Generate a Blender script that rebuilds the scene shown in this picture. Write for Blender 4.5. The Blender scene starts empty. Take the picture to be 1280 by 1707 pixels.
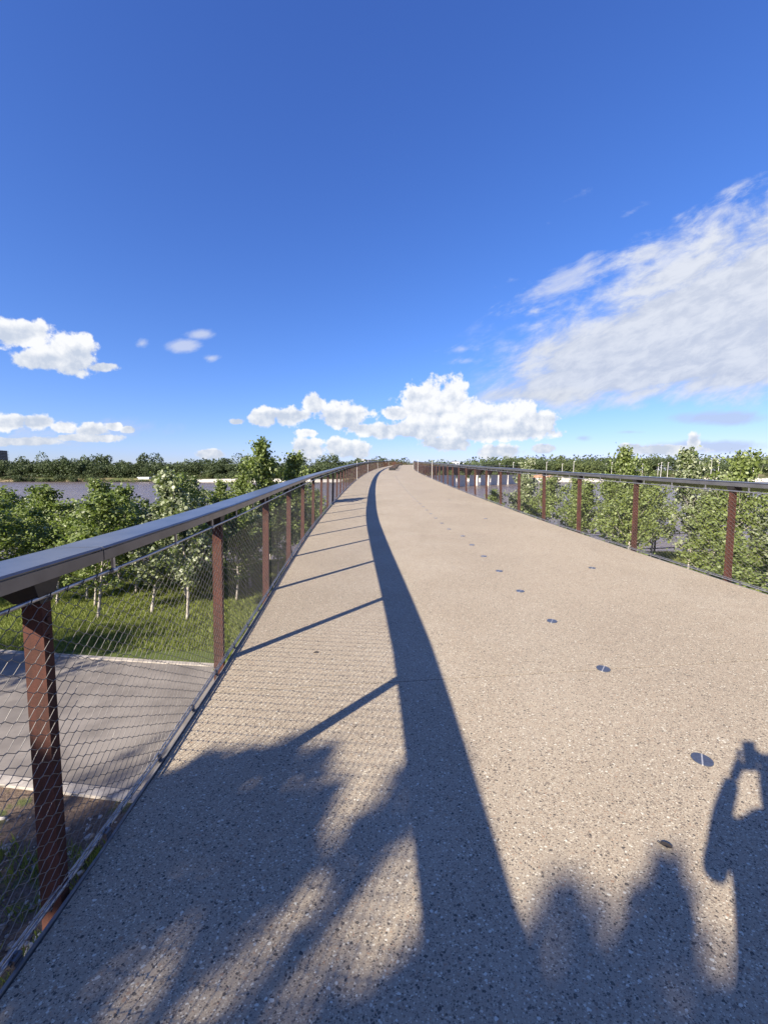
import bpy, bmesh, math, random
import numpy as np
from mathutils import Vector, Matrix
R = math.radians
random.seed(7)
rng = np.random.default_rng(7)
S = bpy.context.scene
COL = S.collection

# ------------------------------------------------------------------ camera
EYE = 1.75                      # lens height over the deck
cd = bpy.data.cameras.new('camera'); cam = bpy.data.objects.new('camera', cd); COL.objects.link(cam)
cd.sensor_fit = 'HORIZONTAL'; cd.sensor_width = 36.0; cd.lens = 36.0 * 641 / 1280
cd.clip_start = 0.02; cd.clip_end = 20000
cam.location = (0, 0, EYE); cam.rotation_euler = (R(90 - 5.9), 0, 0)
S.camera = cam

# ------------------------------------------------------------------ light and exposure
SUN_ON = Vector((1.327, 1.42, -1.0)).normalized()      # the way the light travels
SUN_EL = math.asin(-SUN_ON.z)
sd = bpy.data.lights.new('sun', 'SUN'); sun = bpy.data.objects.new('sun', sd); COL.objects.link(sun)
sd.energy = 5.0; sd.angle = R(0.53); sd.color = (1.0, 0.90, 0.76)
sun.rotation_euler = SUN_ON.to_track_quat('-Z', 'Y').to_euler()
sun.location = (-30, -30, 40)
S.view_settings.view_transform = 'Standard'
S.view_settings.look = 'None'
S.view_settings.gamma = 1.0
S.view_settings.use_curve_mapping = False
S.view_settings.exposure = 1.36
S.cycles.use_adaptive_sampling = True
S.cycles.max_bounces = 8
S.cycles.transparent_max_bounces = 8
S.cycles.use_denoising = True

# ------------------------------------------------------------------ node helpers
class V:
    """a node socket with arithmetic"""
    def __init__(s, nt, sock): s.nt = nt; s.k = sock
    def _m(s, op, *a, clamp=False):
        n = s.nt.nodes.new('ShaderNodeMath'); n.operation = op; n.use_clamp = clamp
        for i, x in enumerate((s,) + a):
            if isinstance(x, V): s.nt.links.new(x.k, n.inputs[i])
            else: n.inputs[i].default_value = x
        return V(s.nt, n.outputs[0])
    def __add__(s, o): return s._m('ADD', o)
    def __sub__(s, o): return s._m('SUBTRACT', o)
    def __mul__(s, o): return s._m('MULTIPLY', o)
    def __truediv__(s, o): return s._m('DIVIDE', o)
    __radd__ = __add__; __rmul__ = __mul__
    def mx(s, o): return s._m('MAXIMUM', o)
    def mn(s, o): return s._m('MINIMUM', o)
    def smx(s, o, k): return s._m('SMOOTH_MAX', o, k)
    def clamp(s): return s._m('ADD', 0.0, clamp=True)
    def gt(s, o): return s._m('GREATER_THAN', o)
    def sstep(s, a, b):
        n = s.nt.nodes.new('ShaderNodeMapRange'); n.interpolation_type = 'SMOOTHSTEP'
        s.nt.links.new(s.k, n.inputs['Value'])
        n.inputs['From Min'].default_value = a; n.inputs['From Max'].default_value = b
        return V(s.nt, n.outputs[0])
def comb(nt, x, y, z):
    n = nt.nodes.new('ShaderNodeCombineXYZ')
    for i, q in enumerate((x, y, z)):
        if isinstance(q, V): nt.links.new(q.k, n.inputs[i])
        else: n.inputs[i].default_value = q
    return n.outputs[0]
def sep(nt, sock):
    n = nt.nodes.new('ShaderNodeSeparateXYZ'); nt.links.new(sock, n.inputs[0])
    return [V(nt, n.outputs[i]) for i in range(3)]
def noise(nt, vec, scale, detail=4, rough=0.5, dist=0.0):
    n = nt.nodes.new('ShaderNodeTexNoise'); nt.links.new(vec, n.inputs['Vector'])
    n.inputs['Scale'].default_value = scale; n.inputs['Detail'].default_value = detail
    n.inputs['Roughness'].default_value = rough; n.inputs['Distortion'].default_value = dist
    return V(nt, n.outputs[0])
def mixc(nt, fac, a, b):
    n = nt.nodes.new('ShaderNodeMix'); n.data_type = 'RGBA'
    if isinstance(fac, V): nt.links.new(fac.k, n.inputs[0])
    else: n.inputs[0].default_value = fac
    for i, q in ((6, a), (7, b)):
        if isinstance(q, (tuple, list)): n.inputs[i].default_value = tuple(q)[:3] + (1,)
        else: nt.links.new(q, n.inputs[i])
    return n.outputs[2]

# ------------------------------------------------------------------ sky
def build_world():
    w = bpy.data.worlds.new('World'); S.world = w; w.use_nodes = True
    nt = w.node_tree; nt.nodes.clear()
    out = nt.nodes.new('ShaderNodeOutputWorld'); bg = nt.nodes.new('ShaderNodeBackground')
    nt.links.new(bg.outputs[0], out.inputs[0])
    sky = nt.nodes.new('ShaderNodeTexSky'); sky.sky_type = 'NISHITA'; sky.sun_disc = False
    sky.sun_elevation = SUN_EL; sky.sun_rotation = R(223)
    sky.air_density = 1.0; sky.dust_density = 0.35; sky.ozone_density = 3.2; sky.altitude = 200
    bg.inputs[1].default_value = 0.1
    hs = nt.nodes.new('ShaderNodeHueSaturation'); nt.links.new(sky.outputs[0], hs.inputs['Color'])
    hs.inputs['Saturation'].default_value = 1.22; hs.inputs['Value'].default_value = 1.0
    gm = nt.nodes.new('ShaderNodeGamma'); nt.links.new(hs.outputs[0], gm.inputs[0]); gm.inputs[1].default_value = 0.8
    tint = nt.nodes.new('ShaderNodeMix'); tint.data_type = 'RGBA'; tint.blend_type = 'MULTIPLY'; tint.inputs[0].default_value = 1.0
    gr_, gg_, gb_ = sep(nt, gm.outputs[0]); hr_, hg_, hb_ = sep(nt, hs.outputs[0])
    nt.links.new(comb(nt, gr_, hg_ / (hg_ * 0.075 + 1.0), gb_), tint.inputs[6]); tint.inputs[7].default_value = (0.645, 0.70, 1.10, 1); skyc = tint.outputs[2]
    tc = nt.nodes.new('ShaderNodeTexCoord'); D = tc.outputs['Generated']
    x, y, z = sep(nt, D)
    yy = y.mx(0.05)
    u = x / yy; v = z / yy
    front = y.sstep(0.25, 0.45)
    P = comb(nt, u, v, 0.0)
    n1 = noise(nt, D, 13.0, 7, 0.58)
    n2 = noise(nt, D, 42.0, 5, 0.6)
    def shifted(sock, off):
        q_ = nt.nodes.new('ShaderNodeVectorMath'); nt.links.new(sock, q_.inputs[0]); q_.inputs[1].default_value = off; return q_.outputs[0]
    DS = shifted(D, (-0.011, 0.0, 0.013))
    n1s = noise(nt, DS, 13.0, 7, 0.58); n2s = noise(nt, DS, 42.0, 5, 0.6)
    relief = (n1 - n1s) * 3.2 + (n2 - n2s) * 1.6
    lump = n1 * 0.64 + n2 * 0.36
    # cumulus: (x, y, half width, half height) seen from the deck, as slopes u, v
    def uv(px, py):
        a = (px - 640) / 641; b = (py - 853.5) / 641; c, s = math.cos(R(5.9)), math.sin(R(5.9))
        f = c - b * s; return a / f, -(b * c + s) / f
    puffs = [(25, 552, 54, 22), (75, 598, 50, 17), (125, 590, 50, 30), (170, 612, 26, 9),
             
             (15, 704, 40, 17), (62, 703, 36, 14), (108, 712, 30, 11), (150, 715, 32, 11), (188, 711, 14, 6), (50, 736, 70, 8), (128, 730, 60, 7), (215, 716, 12, 5),
             (440, 694, 30, 14), (485, 695, 36, 14), (522, 672, 18, 14), (396, 703, 14, 6),
             (580, 694, 45, 21), (622, 716, 50, 13), (515, 745, 24, 18), (560, 742, 14, 14), (592, 748, 26, 16), (515, 722, 20, 8),
             (725, 690, 48, 44), (755, 664, 20, 34), (696, 662, 17, 15), (800, 700, 50, 32), (860, 702, 60, 30), (905, 700, 28, 20),
             (745, 738, 40, 12), (820, 722, 100, 14), (838, 752, 40, 12), (660, 690, 20, 10), (720, 715, 90, 16),
             (1050, 748, 26, 9), (1155, 735, 12, 14), (350, 757, 28, 7), (1110, 750, 60, 10), (905, 748, 20, 8)]
    def field(dv):
        f = None
        for (px, py, a, b) in puffs:
            u0, v0 = uv(px, py); ua = a / 641 * 0.97; vb = b / 641 * 1.0
            s_ = nt.nodes.new('ShaderNodeVectorMath'); s_.operation = 'SUBTRACT'
            nt.links.new(P, s_.inputs[0]); s_.inputs[1].default_value = (u0, v0 + dv, 0)
            m_ = nt.nodes.new('ShaderNodeVectorMath'); m_.operation = 'MULTIPLY'
            nt.links.new(s_.outputs[0], m_.inputs[0]); m_.inputs[1].default_value = (1 / ua, 1 / vb, 0)
            l_ = nt.nodes.new('ShaderNodeVectorMath'); l_.operation = 'LENGTH'; nt.links.new(m_.outputs[0], l_.inputs[0])
            d = V(nt, l_.outputs['Value']) * (-1.0) + 1.0
            f = d if f is None else f.mx(d)
        return f.mx(-1.5)
    f0 = field(0.0); f1 = field(0.028)
    el = z
    # cumulus elsewhere round the horizon, outside the frame
    side = (u._m('ABSOLUTE').sstep(1.02, 1.25)).mx(front * (-1.0) + 1.0)
    gen = noise(nt, D, 3.2, 3, 0.5).sstep(0.50, 0.68) * el.sstep(0.01, 0.05) * (el.sstep(0.22, 0.40) * (-1.0) + 1.0)
    dens = (f0 * 0.95 + (lump - 0.5) * 3.6 + 0.20).sstep(0.0, 0.34) * front
    dens_g = (gen * 1.5 - 0.9 + (lump - 0.5) * 2.4).sstep(0.0, 0.4) * side
    low = (f1 - f0).sstep(-0.75, 0.45)
    cum_a = (dens * 0.97).mx(dens_g * 0.95)
    shade = (relief * 0.9 + 0.22 + low * 0.78).clamp()
    cum_c = mixc(nt, shade, (2.35, 2.62, 3.1), (3.9, 3.93, 3.97))
    # the long altocumulus sheet to the right, streaked
    ua, va = uv(790, 668); ub, vb_ = uv(1280, 372)
    th = math.atan2(vb_ - va, ub - ua)
    nx, ny = -math.sin(th), math.cos(th)
    up = (u - ua) * nx + (v - va) * ny                      # > 0 above the upper edge
    ul, vl = uv(780, 672); ur, vr = uv(1280, 640); t2 = math.atan2(vr - vl, ur - ul)
    dn = (u - ul) * (-math.sin(t2)) + (v - vl) * math.cos(t2)   # > 0 above the lower edge
    tS = th * 0.72
    al = u * math.cos(tS) + v * math.sin(tS); ac = u * (-math.sin(tS)) + v * math.cos(tS)
    Q = comb(nt, al * 0.42, ac, 0.3)
    s1 = noise(nt, Q, 10.0, 8, 0.62, 0.5); s2 = noise(nt, Q, 34.0, 6, 0.62, 0.3)
    st = s1 * 0.72 + s2 * 0.28
    edge = (up * -6.0 + 0.55).mn(dn * 13.0 + 0.5).mn((u - 0.15) * 6.0 + 0.1).mn(1.0)
    out_r = (u - 0.15).sstep(0.0, 0.25)
    sh = (edge * 1.0 + (st - 0.5) * 3.2 + 0.16).sstep(-0.05, 0.9) * front
    sheet_a = sh * 0.92 * (u - 0.13).sstep(0.0, 0.22)
    sheet_c = mixc(nt, (s1 * 0.35 + s2 * 0.65).sstep(0.38, 0.62) * 0.65 + (dn * -1.6 + 0.0) * -0.55, (2.2, 2.4, 2.85), (3.3, 3.4, 3.6))
    # loose wisps above the sheet and low grey bars
    wsp = None
    for (px, py, a, b, k) in [(1200, 352, 75, 14, 1.0), (1235, 308, 60, 12, 0.9), (1055, 352, 36, 10, 0.6), (1128, 362, 16, 8, 0.5), (945, 333, 34, 5, 0.32),
                              (915, 372, 12, 8, 0.4), (1080, 425, 46, 16, 1.0), (945, 470, 90, 34, 1.05), (905, 580, 50, 14, 0.95), (785, 602, 44, 9, 0.9),
                              (825, 610, 30, 6, 0.8), (338, 557, 34, 9, 1.3), (308, 577, 30, 14, 1.35), (352, 597, 24, 9, 1.2), (236, 573, 12, 8, 0.9), (95, 722, 150, 22, 0.8), (780, 582, 40, 7, 0.5), (975, 430, 30, 12, 0.8), (850, 465, 24, 8, 0.3)]:
        u0, v0 = uv(px, py); ua_ = a / 641 * 1.1; vb2 = b / 641 * 1.15
        du = u - u0; dv = v - v0
        ct, s_t = math.cos(0.42), math.sin(0.42)
        if py > 560 or px < 500: ct, s_t = math.cos(0.05), math.sin(0.05)
        e1 = (du * ct + dv * s_t) * (1 / ua_); e2 = (dv * ct - du * s_t) * (1 / vb2)
        d = ((e1 * e1 + e2 * e2)._m('SQRT') * (-1.0) + 1.0) * k
        wsp = d if wsp is None else wsp.mx(d)
    wa = (wsp.mx(-1.0) * 0.9 + (st - 0.5) * 3.6 - 0.12).sstep(0.0, 0.9) * front * 0.72
    bar = None
    for (px, py, a, b, k) in [(1200, 697, 110, 15, 1.0), (1180, 744, 140, 12, 0.8), (1050, 720, 28, 4, 0.5), (970, 730, 14, 5, 0.45), (880, 660, 150, 18, 0.7), (150, 715, 180, 20, 0.45), (30, 735, 160, 12, 0.5)]:
        u0, v0 = uv(px, py); e1 = (u - u0) * (641 / a); e2 = (v - v0) * (641 / b)
        d = ((e1 * e1 + e2 * e2)._m('SQRT') * (-1.0) + 1.0) * k
        bar = d if bar is None else bar.mx(d)
    ba = (bar.mx(-1.0) + (st - 0.5) * 2.0 - 0.0).sstep(0.0, 0.7) * front * 0.8
    c = mixc(nt, ba, skyc, (2.0, 2.35, 3.05))
    c = mixc(nt, wa, c, (2.7, 2.9, 3.5))
    c = mixc(nt, sheet_a, c, sheet_c)
    c = mixc(nt, cum_a * el.sstep(0.0, 0.02), c, cum_c)
    nt.links.new(c, bg.inputs[0])
    w.cycles.sampling_method = 'MANUAL'; w.cycles.sample_map_resolution = 512
build_world()

# ------------------------------------------------------------------ materials
def mat(name, rough=0.7, metal=0.0, spec=0.4):
    m = bpy.data.materials.new(name); m.use_nodes = True; nt = m.node_tree
    b = nt.nodes['Principled BSDF']; b.inputs['Roughness'].default_value = rough
    b.inputs['Metallic'].default_value = metal; b.inputs['Specular IOR Level'].default_value = spec
    g = nt.nodes.new('ShaderNodeNewGeometry')
    return m, nt, b, g.outputs['Position']
def bump(nt, b, h, strength=0.3, dist=0.01):
    n = nt.nodes.new('ShaderNodeBump'); n.inputs['Strength'].default_value = strength; n.inputs['Distance'].default_value = dist
    nt.links.new(h.k if isinstance(h, V) else h, n.inputs['Height']); nt.links.new(n.outputs[0], b.inputs['Normal'])
def vor(nt, vec, scale, feat='F1', rand=1.0):
    n = nt.nodes.new('ShaderNodeTexVoronoi'); nt.links.new(vec, n.inputs['Vector']); n.inputs['Scale'].default_value = scale
    n.feature = feat; n.inputs['Randomness'].default_value = rand
    return n
def simple(name, c1, c2, scale, rough=0.7, metal=0.0, spec=0.4, bs=0.0, bd=0.01, detail=5):
    m, nt, b, P = mat(name, rough, metal, spec)
    n = noise(nt, P, scale, detail, 0.6)
    nt.links.new(mixc(nt, n.sstep(0.32, 0.68), c1, c2), b.inputs['Base Color'])
    if bs: bump(nt, b, n, bs, bd)
    return m

def deck_material():
    m, nt, b, P = mat('exposed_aggregate', 0.78, 0, 0.35)
    ctr = lambda c: (c[0], c[1], c[2])
    big = noise(nt, P, 0.45, 4, 0.55); fine = noise(nt, P, 260, 3, 0.6)
    base = mixc(nt, big.sstep(0.3, 0.7), (0.269, 0.222, 0.159), (0.339, 0.282, 0.204))
    base = mixc(nt, fine.sstep(0.3, 0.7) * 0.55, base, (0.402, 0.339, 0.247))
    # warp the coordinates a little so that the stones are not round cells
    def stones(scale, r, seed, keep):
        mp = nt.nodes.new('ShaderNodeMapping'); nt.links.new(P, mp.inputs[0]); mp.inputs['Location'].default_value = (seed, seed * 2, 0)
        mp.inputs['Rotation'].default_value = (0, 0, seed); mp.inputs['Scale'].default_value = (1.0, 1.35, 0.0)
        wn = nt.nodes.new('ShaderNodeTexNoise'); nt.links.new(mp.outputs[0], wn.inputs['Vector']); wn.inputs['Scale'].default_value = scale * 0.8
        vm = nt.nodes.new('ShaderNodeVectorMath'); vm.operation = 'SCALE'; nt.links.new(wn.outputs[1], vm.inputs[0]); vm.inputs['Scale'].default_value = 0.9 / scale
        va = nt.nodes.new('ShaderNodeVectorMath'); nt.links.new(mp.outputs[0], va.inputs[0]); nt.links.new(vm.outputs[0], va.inputs[1])
        vn = vor(nt, va.outputs[0], scale)
        d = V(nt, vn.outputs['Distance']); cx, cy, cz = sep(nt, vn.outputs['Color'])
        msk = (cy * r - d).sstep(-0.03, 0.05) * cz._m('LESS_THAN', keep)
        return msk, cx
    m1, c1 = stones(118, 0.62, 1.3, 0.75); m2, c2 = stones(66, 0.50, 4.1, 0.50); m3, c3 = stones(170, 0.6, 7.7, 0.8)
    def ramp(fac, stops):
        r = nt.nodes.new('ShaderNodeValToRGB'); r.color_ramp.interpolation = 'CONSTANT'
        e = r.color_ramp.elements
        e[0].position = 0; e[0].color = stops[0][1] + (1,); e[1].position = stops[1][0]; e[1].color = stops[1][1] + (1,)
        for p_, c_ in stops[2:]:
            q = e.new(p_); q.color = c_ + (1,)
        nt.links.new(fac.k, r.inputs[0]); return r.outputs[0]
    S1 = [(0, (0.058, 0.051, 0.044)), (0.20, (0.157, 0.124, 0.093)), (0.42, (0.246, 0.190, 0.134)), (0.62, (0.450, 0.389, 0.283)), (0.82, (0.607, 0.559, 0.426)), (0.94, (0.334, 0.218, 0.134))]
    S2 = [(0, (0.044, 0.040, 0.037)), (0.34, (0.147, 0.119, 0.093)), (0.55, (0.412, 0.358, 0.265)), (0.74, (0.628, 0.599, 0.478)), (0.92, (0.275, 0.180, 0.114))]
    c = mixc(nt, m3 * 0.85, base, ramp(c3, S1))
    c = mixc(nt, m1 * 0.82, c, ramp(c1, S1))
    c = mixc(nt, m2 * 0.84, c, ramp(c2, S2))
    # faint long stains
    sm = nt.nodes.new('ShaderNodeMapping'); nt.links.new(P, sm.inputs[0]); sm.inputs['Scale'].default_value = (1.4, 0.35, 1)
    stn = noise(nt, sm.outputs[0], 1.1, 6, 0.65)
    c = mixc(nt, stn.sstep(0.56, 0.78) * 0.24, c, (0.147, 0.119, 0.089))
    # two worn wheel lanes and a few water marks along the deck
    x_, y_, z_ = sep(nt, P)
    lane = ((x_ * 1.55 + stn * 1.6)._m('SINE') * 0.5 + 0.5) * noise(nt, P, 0.9, 5, 0.7).sstep(0.42, 0.66)
    c = mixc(nt, lane * 0.12, c, (0.427, 0.398, 0.327))
    dr = nt.nodes.new('ShaderNodeTexNoise'); nt.links.new(P, dr.inputs['Vector']); dr.inputs['Scale'].default_value = 2.3; dr.inputs['Detail'].default_value = 8; dr.inputs['Roughness'].default_value = 0.75
    c = mixc(nt, V(nt, dr.outputs[0]).sstep(0.58, 0.70) * 0.20, c, (0.120, 0.103, 0.083))
    nt.links.new(c, b.inputs['Base Color'])
    bump(nt, b, m1 * 0.5 + m2 + fine * 0.4, 0.35, 0.003)
    return m

def leaf_material(name, c1, c2, back, trans=0.35, rough=0.45):
    m = bpy.data.materials.new(name); m.use_nodes = True; nt = m.node_tree
    b = nt.nodes['Principled BSDF']; b.inputs['Roughness'].default_value = rough; b.inputs['Specular IOR Level'].default_value = 0.32
    g = nt.nodes.new('ShaderNodeNewGeometry'); oi = nt.nodes.new('ShaderNodeObjectInfo')
    r = V(nt, g.outputs['Random Per Island']); o = V(nt, oi.outputs['Random'])
    n = noise(nt, g.outputs['Position'], 1.6, 2, 0.5)
    f = (r * 0.55 + n * 0.5 + o * 0.35 - 0.2).clamp()
    c = mixc(nt, f, c1, c2)
    c = mixc(nt, V(nt, g.outputs['Backfacing']), c, back)
    nt.links.new(c, b.inputs['Base Color'])
    t = nt.nodes.new('ShaderNodeBsdfTranslucent'); nt.links.new(mixc(nt, 0.6, c, (0.16, 0.24, 0.03)), t.inputs[0])
    mx = nt.nodes.new('ShaderNodeMixShader'); mx.inputs[0].default_value = trans
    out = nt.nodes['Material Output']
    nt.links.new(b.outputs[0], mx.inputs[1]); nt.links.new(t.outputs[0], mx.inputs[2]); nt.links.new(mx.outputs[0], out.inputs[0])
    return m

M = {}
M['deck'] = deck_material()
M['rail'] = simple('satin_rail_metal', (0.11, 0.11, 0.118), (0.155, 0.155, 0.165), 5, 0.30, 0.55, 0.6, 0.04, 0.002)
def rust():
    m, nt, b, P = mat('weathering_steel', 0.82, 0.0, 0.3)
    mp = nt.nodes.new('ShaderNodeMapping'); nt.links.new(P, mp.inputs[0]); mp.inputs['Scale'].default_value = (9, 9, 0.9)
    run = noise(nt, mp.outputs[0], 3.0, 6, 0.7)
    a = noise(nt, P, 6, 6, 0.65) * 0.5 + run * 0.5; c = noise(nt, P, 220, 3, 0.6)
    col = mixc(nt, a.sstep(0.3, 0.7), (0.034, 0.016, 0.012), (0.090, 0.030, 0.020))
    col = mixc(nt, c.sstep(0.52, 0.72) * 0.7, col, (0.026, 0.015, 0.012))
    col = mixc(nt, c._m('SUBTRACT', 1.0)._m('ABSOLUTE').sstep(0.60, 0.75) * 0.5, col, (0.17, 0.09, 0.065))
    nt.links.new(col, b.inputs['Base Color']); bump(nt, b, c, 0.3, 0.002); return m
M['rust'] = rust()
M['rust_dark'] = simple('dark_weathered_plate', (0.055, 0.030, 0.024), (0.095, 0.048, 0.036), 1.2, 0.85, 0, 0.3)
M['black'] = simple('black_steel', (0.012, 0.012, 0.013), (0.022, 0.020, 0.020), 30, 0.5, 0, 0.4)
M['wire'] = simple('stainless_wire', (0.16, 0.152, 0.145), (0.24, 0.228, 0.215), 60, 0.45, 0.7, 0.5)
M['steel'] = simple('brushed_steel', (0.30, 0.30, 0.31), (0.42, 0.42, 0.43), 40, 0.35, 0.8, 0.5)
M['stud'] = simple('stud_metal', (0.17, 0.18, 0.20), (0.24, 0.25, 0.27), 90, 0.32, 0.8, 0.5)
M['slit'] = simple('stud_slit', (0.30, 0.30, 0.31), (0.38, 0.38, 0.39), 90, 0.4, 0.2)
M['grey_plate'] = simple('galvanised_edge', (0.20, 0.195, 0.19), (0.28, 0.27, 0.265), 14, 0.5, 0.4, 0.4, 0.1, 0.002)
M['concrete'] = simple('pale_concrete', (0.55, 0.51, 0.45), (0.68, 0.63, 0.56), 2.5, 0.85, 0, 0.3, 0.15, 0.01)
M['kerb'] = simple('kerb_concrete', (0.27, 0.24, 0.205), (0.44, 0.40, 0.345), 5, 0.85, 0, 0.3, 0.2, 0.005)
M['path'] = simple('path_concrete', (0.155, 0.138, 0.122), (0.24, 0.215, 0.188), 1.7, 0.85, 0, 0.3, 0.2, 0.004, 12)
M['joint'] = simple('rubber_joint', (0.03, 0.028, 0.027), (0.05, 0.045, 0.042), 30, 0.8)
M['bark'] = simple('pale_bark', (0.24, 0.21, 0.18), (0.46, 0.42, 0.37), 24, 0.85, 0, 0.2, 0.4, 0.01)
M['bark_dark'] = simple('brown_bark', (0.07, 0.05, 0.038), (0.14, 0.105, 0.08), 18, 0.9, 0, 0.2, 0.5, 0.02)
M['leaf'] = leaf_material('young_leaf', (0.058, 0.094, 0.020), (0.235, 0.280, 0.064), (0.22, 0.27, 0.10), 0.42, 0.40)
M['leaf_pale'] = leaf_material('pale_leaf', (0.062, 0.092, 0.030), (0.190, 0.225, 0.082), (0.28, 0.31, 0.19), 0.32, 0.38)
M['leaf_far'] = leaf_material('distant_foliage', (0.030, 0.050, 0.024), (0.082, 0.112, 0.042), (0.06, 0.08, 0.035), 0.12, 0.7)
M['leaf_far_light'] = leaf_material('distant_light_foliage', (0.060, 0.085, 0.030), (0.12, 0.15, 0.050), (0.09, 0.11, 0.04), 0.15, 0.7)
M['grass'] = leaf_material('grass_blades', (0.150, 0.195, 0.036), (0.33, 0.355, 0.10), (0.19, 0.22, 0.06), 0.35, 0.5)
M['dead_leaf'] = simple('dry_leaf', (0.018, 0.016, 0.016), (0.035, 0.028, 0.024), 30, 0.9)
M['rock'] = simple('pale_riprap', (0.36, 0.33, 0.29), (0.58, 0.54, 0.48), 0.9, 0.9, 0, 0.2, 0.4, 0.05)
M['sand'] = simple('sand_bank', (0.52, 0.47, 0.38), (0.62, 0.57, 0.48), 0.3, 0.95)
M['pebble'] = simple('pebble_stone', (0.20, 0.18, 0.16), (0.52, 0.48, 0.42), 14, 0.85)
M['white'] = simple('white_paint', (0.66, 0.66, 0.64), (0.76, 0.76, 0.74), 0.6, 0.6)
M['pole'] = simple('pale_pole', (0.45, 0.44, 0.42), (0.55, 0.54, 0.52), 0.6, 0.5)
M['bldg_dark'] = simple('dark_facade', (0.035, 0.040, 0.055), (0.055, 0.060, 0.078), 0.3, 0.5)
M['bldg_slab'] = simple('facade_slab', (0.20, 0.21, 0.24), (0.26, 0.27, 0.30), 0.3, 0.7)
M['glass'] = simple('dark_glass', (0.03, 0.04, 0.06), (0.05, 0.06, 0.08), 0.3, 0.12, 0, 0.6)
M['clay'] = simple('reddish_clay', (0.34, 0.19, 0.12), (0.44, 0.27, 0.18), 0.2, 0.9)
M['wood'] = simple('dark_bench_wood', (0.05, 0.032, 0.024), (0.085, 0.052, 0.038), 7, 0.7)
M['skin'] = simple('skin', (0.42, 0.25, 0.18), (0.48, 0.29, 0.21), 20, 0.55)
M['shirt'] = simple('grey_shirt', (0.10, 0.11, 0.13), (0.13, 0.14, 0.16), 60, 0.9)
M['shorts'] = simple('navy_shorts', (0.02, 0.025, 0.05), (0.03, 0.035, 0.065), 60, 0.9)
M['hair'] = simple('brown_hair', (0.035, 0.022, 0.015), (0.06, 0.038, 0.026), 90, 0.6)
M['shoe'] = simple('white_shoe', (0.5, 0.5, 0.5), (0.6, 0.6, 0.6), 60, 0.7)

def terrain_material():
    m, nt, b, P = mat('ground_cover', 0.95, 0, 0.15)
    x, y, z = sep(nt, P)
    a = noise(nt, P, 0.8, 6, 0.65); f = noise(nt, P, 35, 4, 0.7)
    g = mixc(nt, f.sstep(0.3, 0.7), (0.050, 0.075, 0.018), (0.13, 0.155, 0.045))
    dirt = mixc(nt, f.sstep(0.3, 0.7), (0.10, 0.070, 0.050), (0.20, 0.15, 0.11))
    # bare earth between the path and the bridge, then patches
    near = (y * -1.0 + 5.0 + (a - 0.5) * 1.6).sstep(-0.5, 0.6) * (noise(nt, P, 1.7, 5, 0.7).sstep(0.56, 0.64) * -0.8 + 1.0)
    bank = (z * -1.0 - 5.2 + (a - 0.5) * 1.0).sstep(0.0, 0.6)
    patch = a.sstep(0.60, 0.72) * 0.6
    c = mixc(nt, near.mx(bank).mx(patch) * (y._m('LESS_THAN', 200.0)), g, dirt)
    far = mixc(nt, noise(nt, P, 0.02, 5, 0.6).sstep(0.42, 0.60), (0.085, 0.11, 0.035), (0.24, 0.19, 0.11))
    c = mixc(nt, y.gt(200.0), c, far)
    nt.links.new(c, b.inputs['Base Color']); bump(nt, b, f, 0.5, 0.04); return m
M['terrain'] = terrain_material()
def water_material():
    m, nt, b, P = mat('river_water', 0.22, 0, 0.5)
    b.inputs['IOR'].default_value = 1.33
    mp = nt.nodes.new('ShaderNodeMapping'); nt.links.new(P, mp.inputs[0]); mp.inputs['Scale'].default_value = (0.45, 1.0, 1); mp.inputs['Rotation'].default_value = (0, 0, 0.25)
    a = noise(nt, mp.outputs[0], 0.9, 5, 0.6); c = noise(nt, mp.outputs[0], 0.05, 5, 0.6)
    nt.links.new(mixc(nt, c.sstep(0.35, 0.65), (0.135, 0.100, 0.078), (0.165, 0.125, 0.098)), b.inputs['Base Color'])
    bump(nt, b, a + noise(nt, mp.outputs[0], 0.22, 3, 0.5) * 1.6, 0.9, 0.55); return m
M['water'] = water_material()

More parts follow.
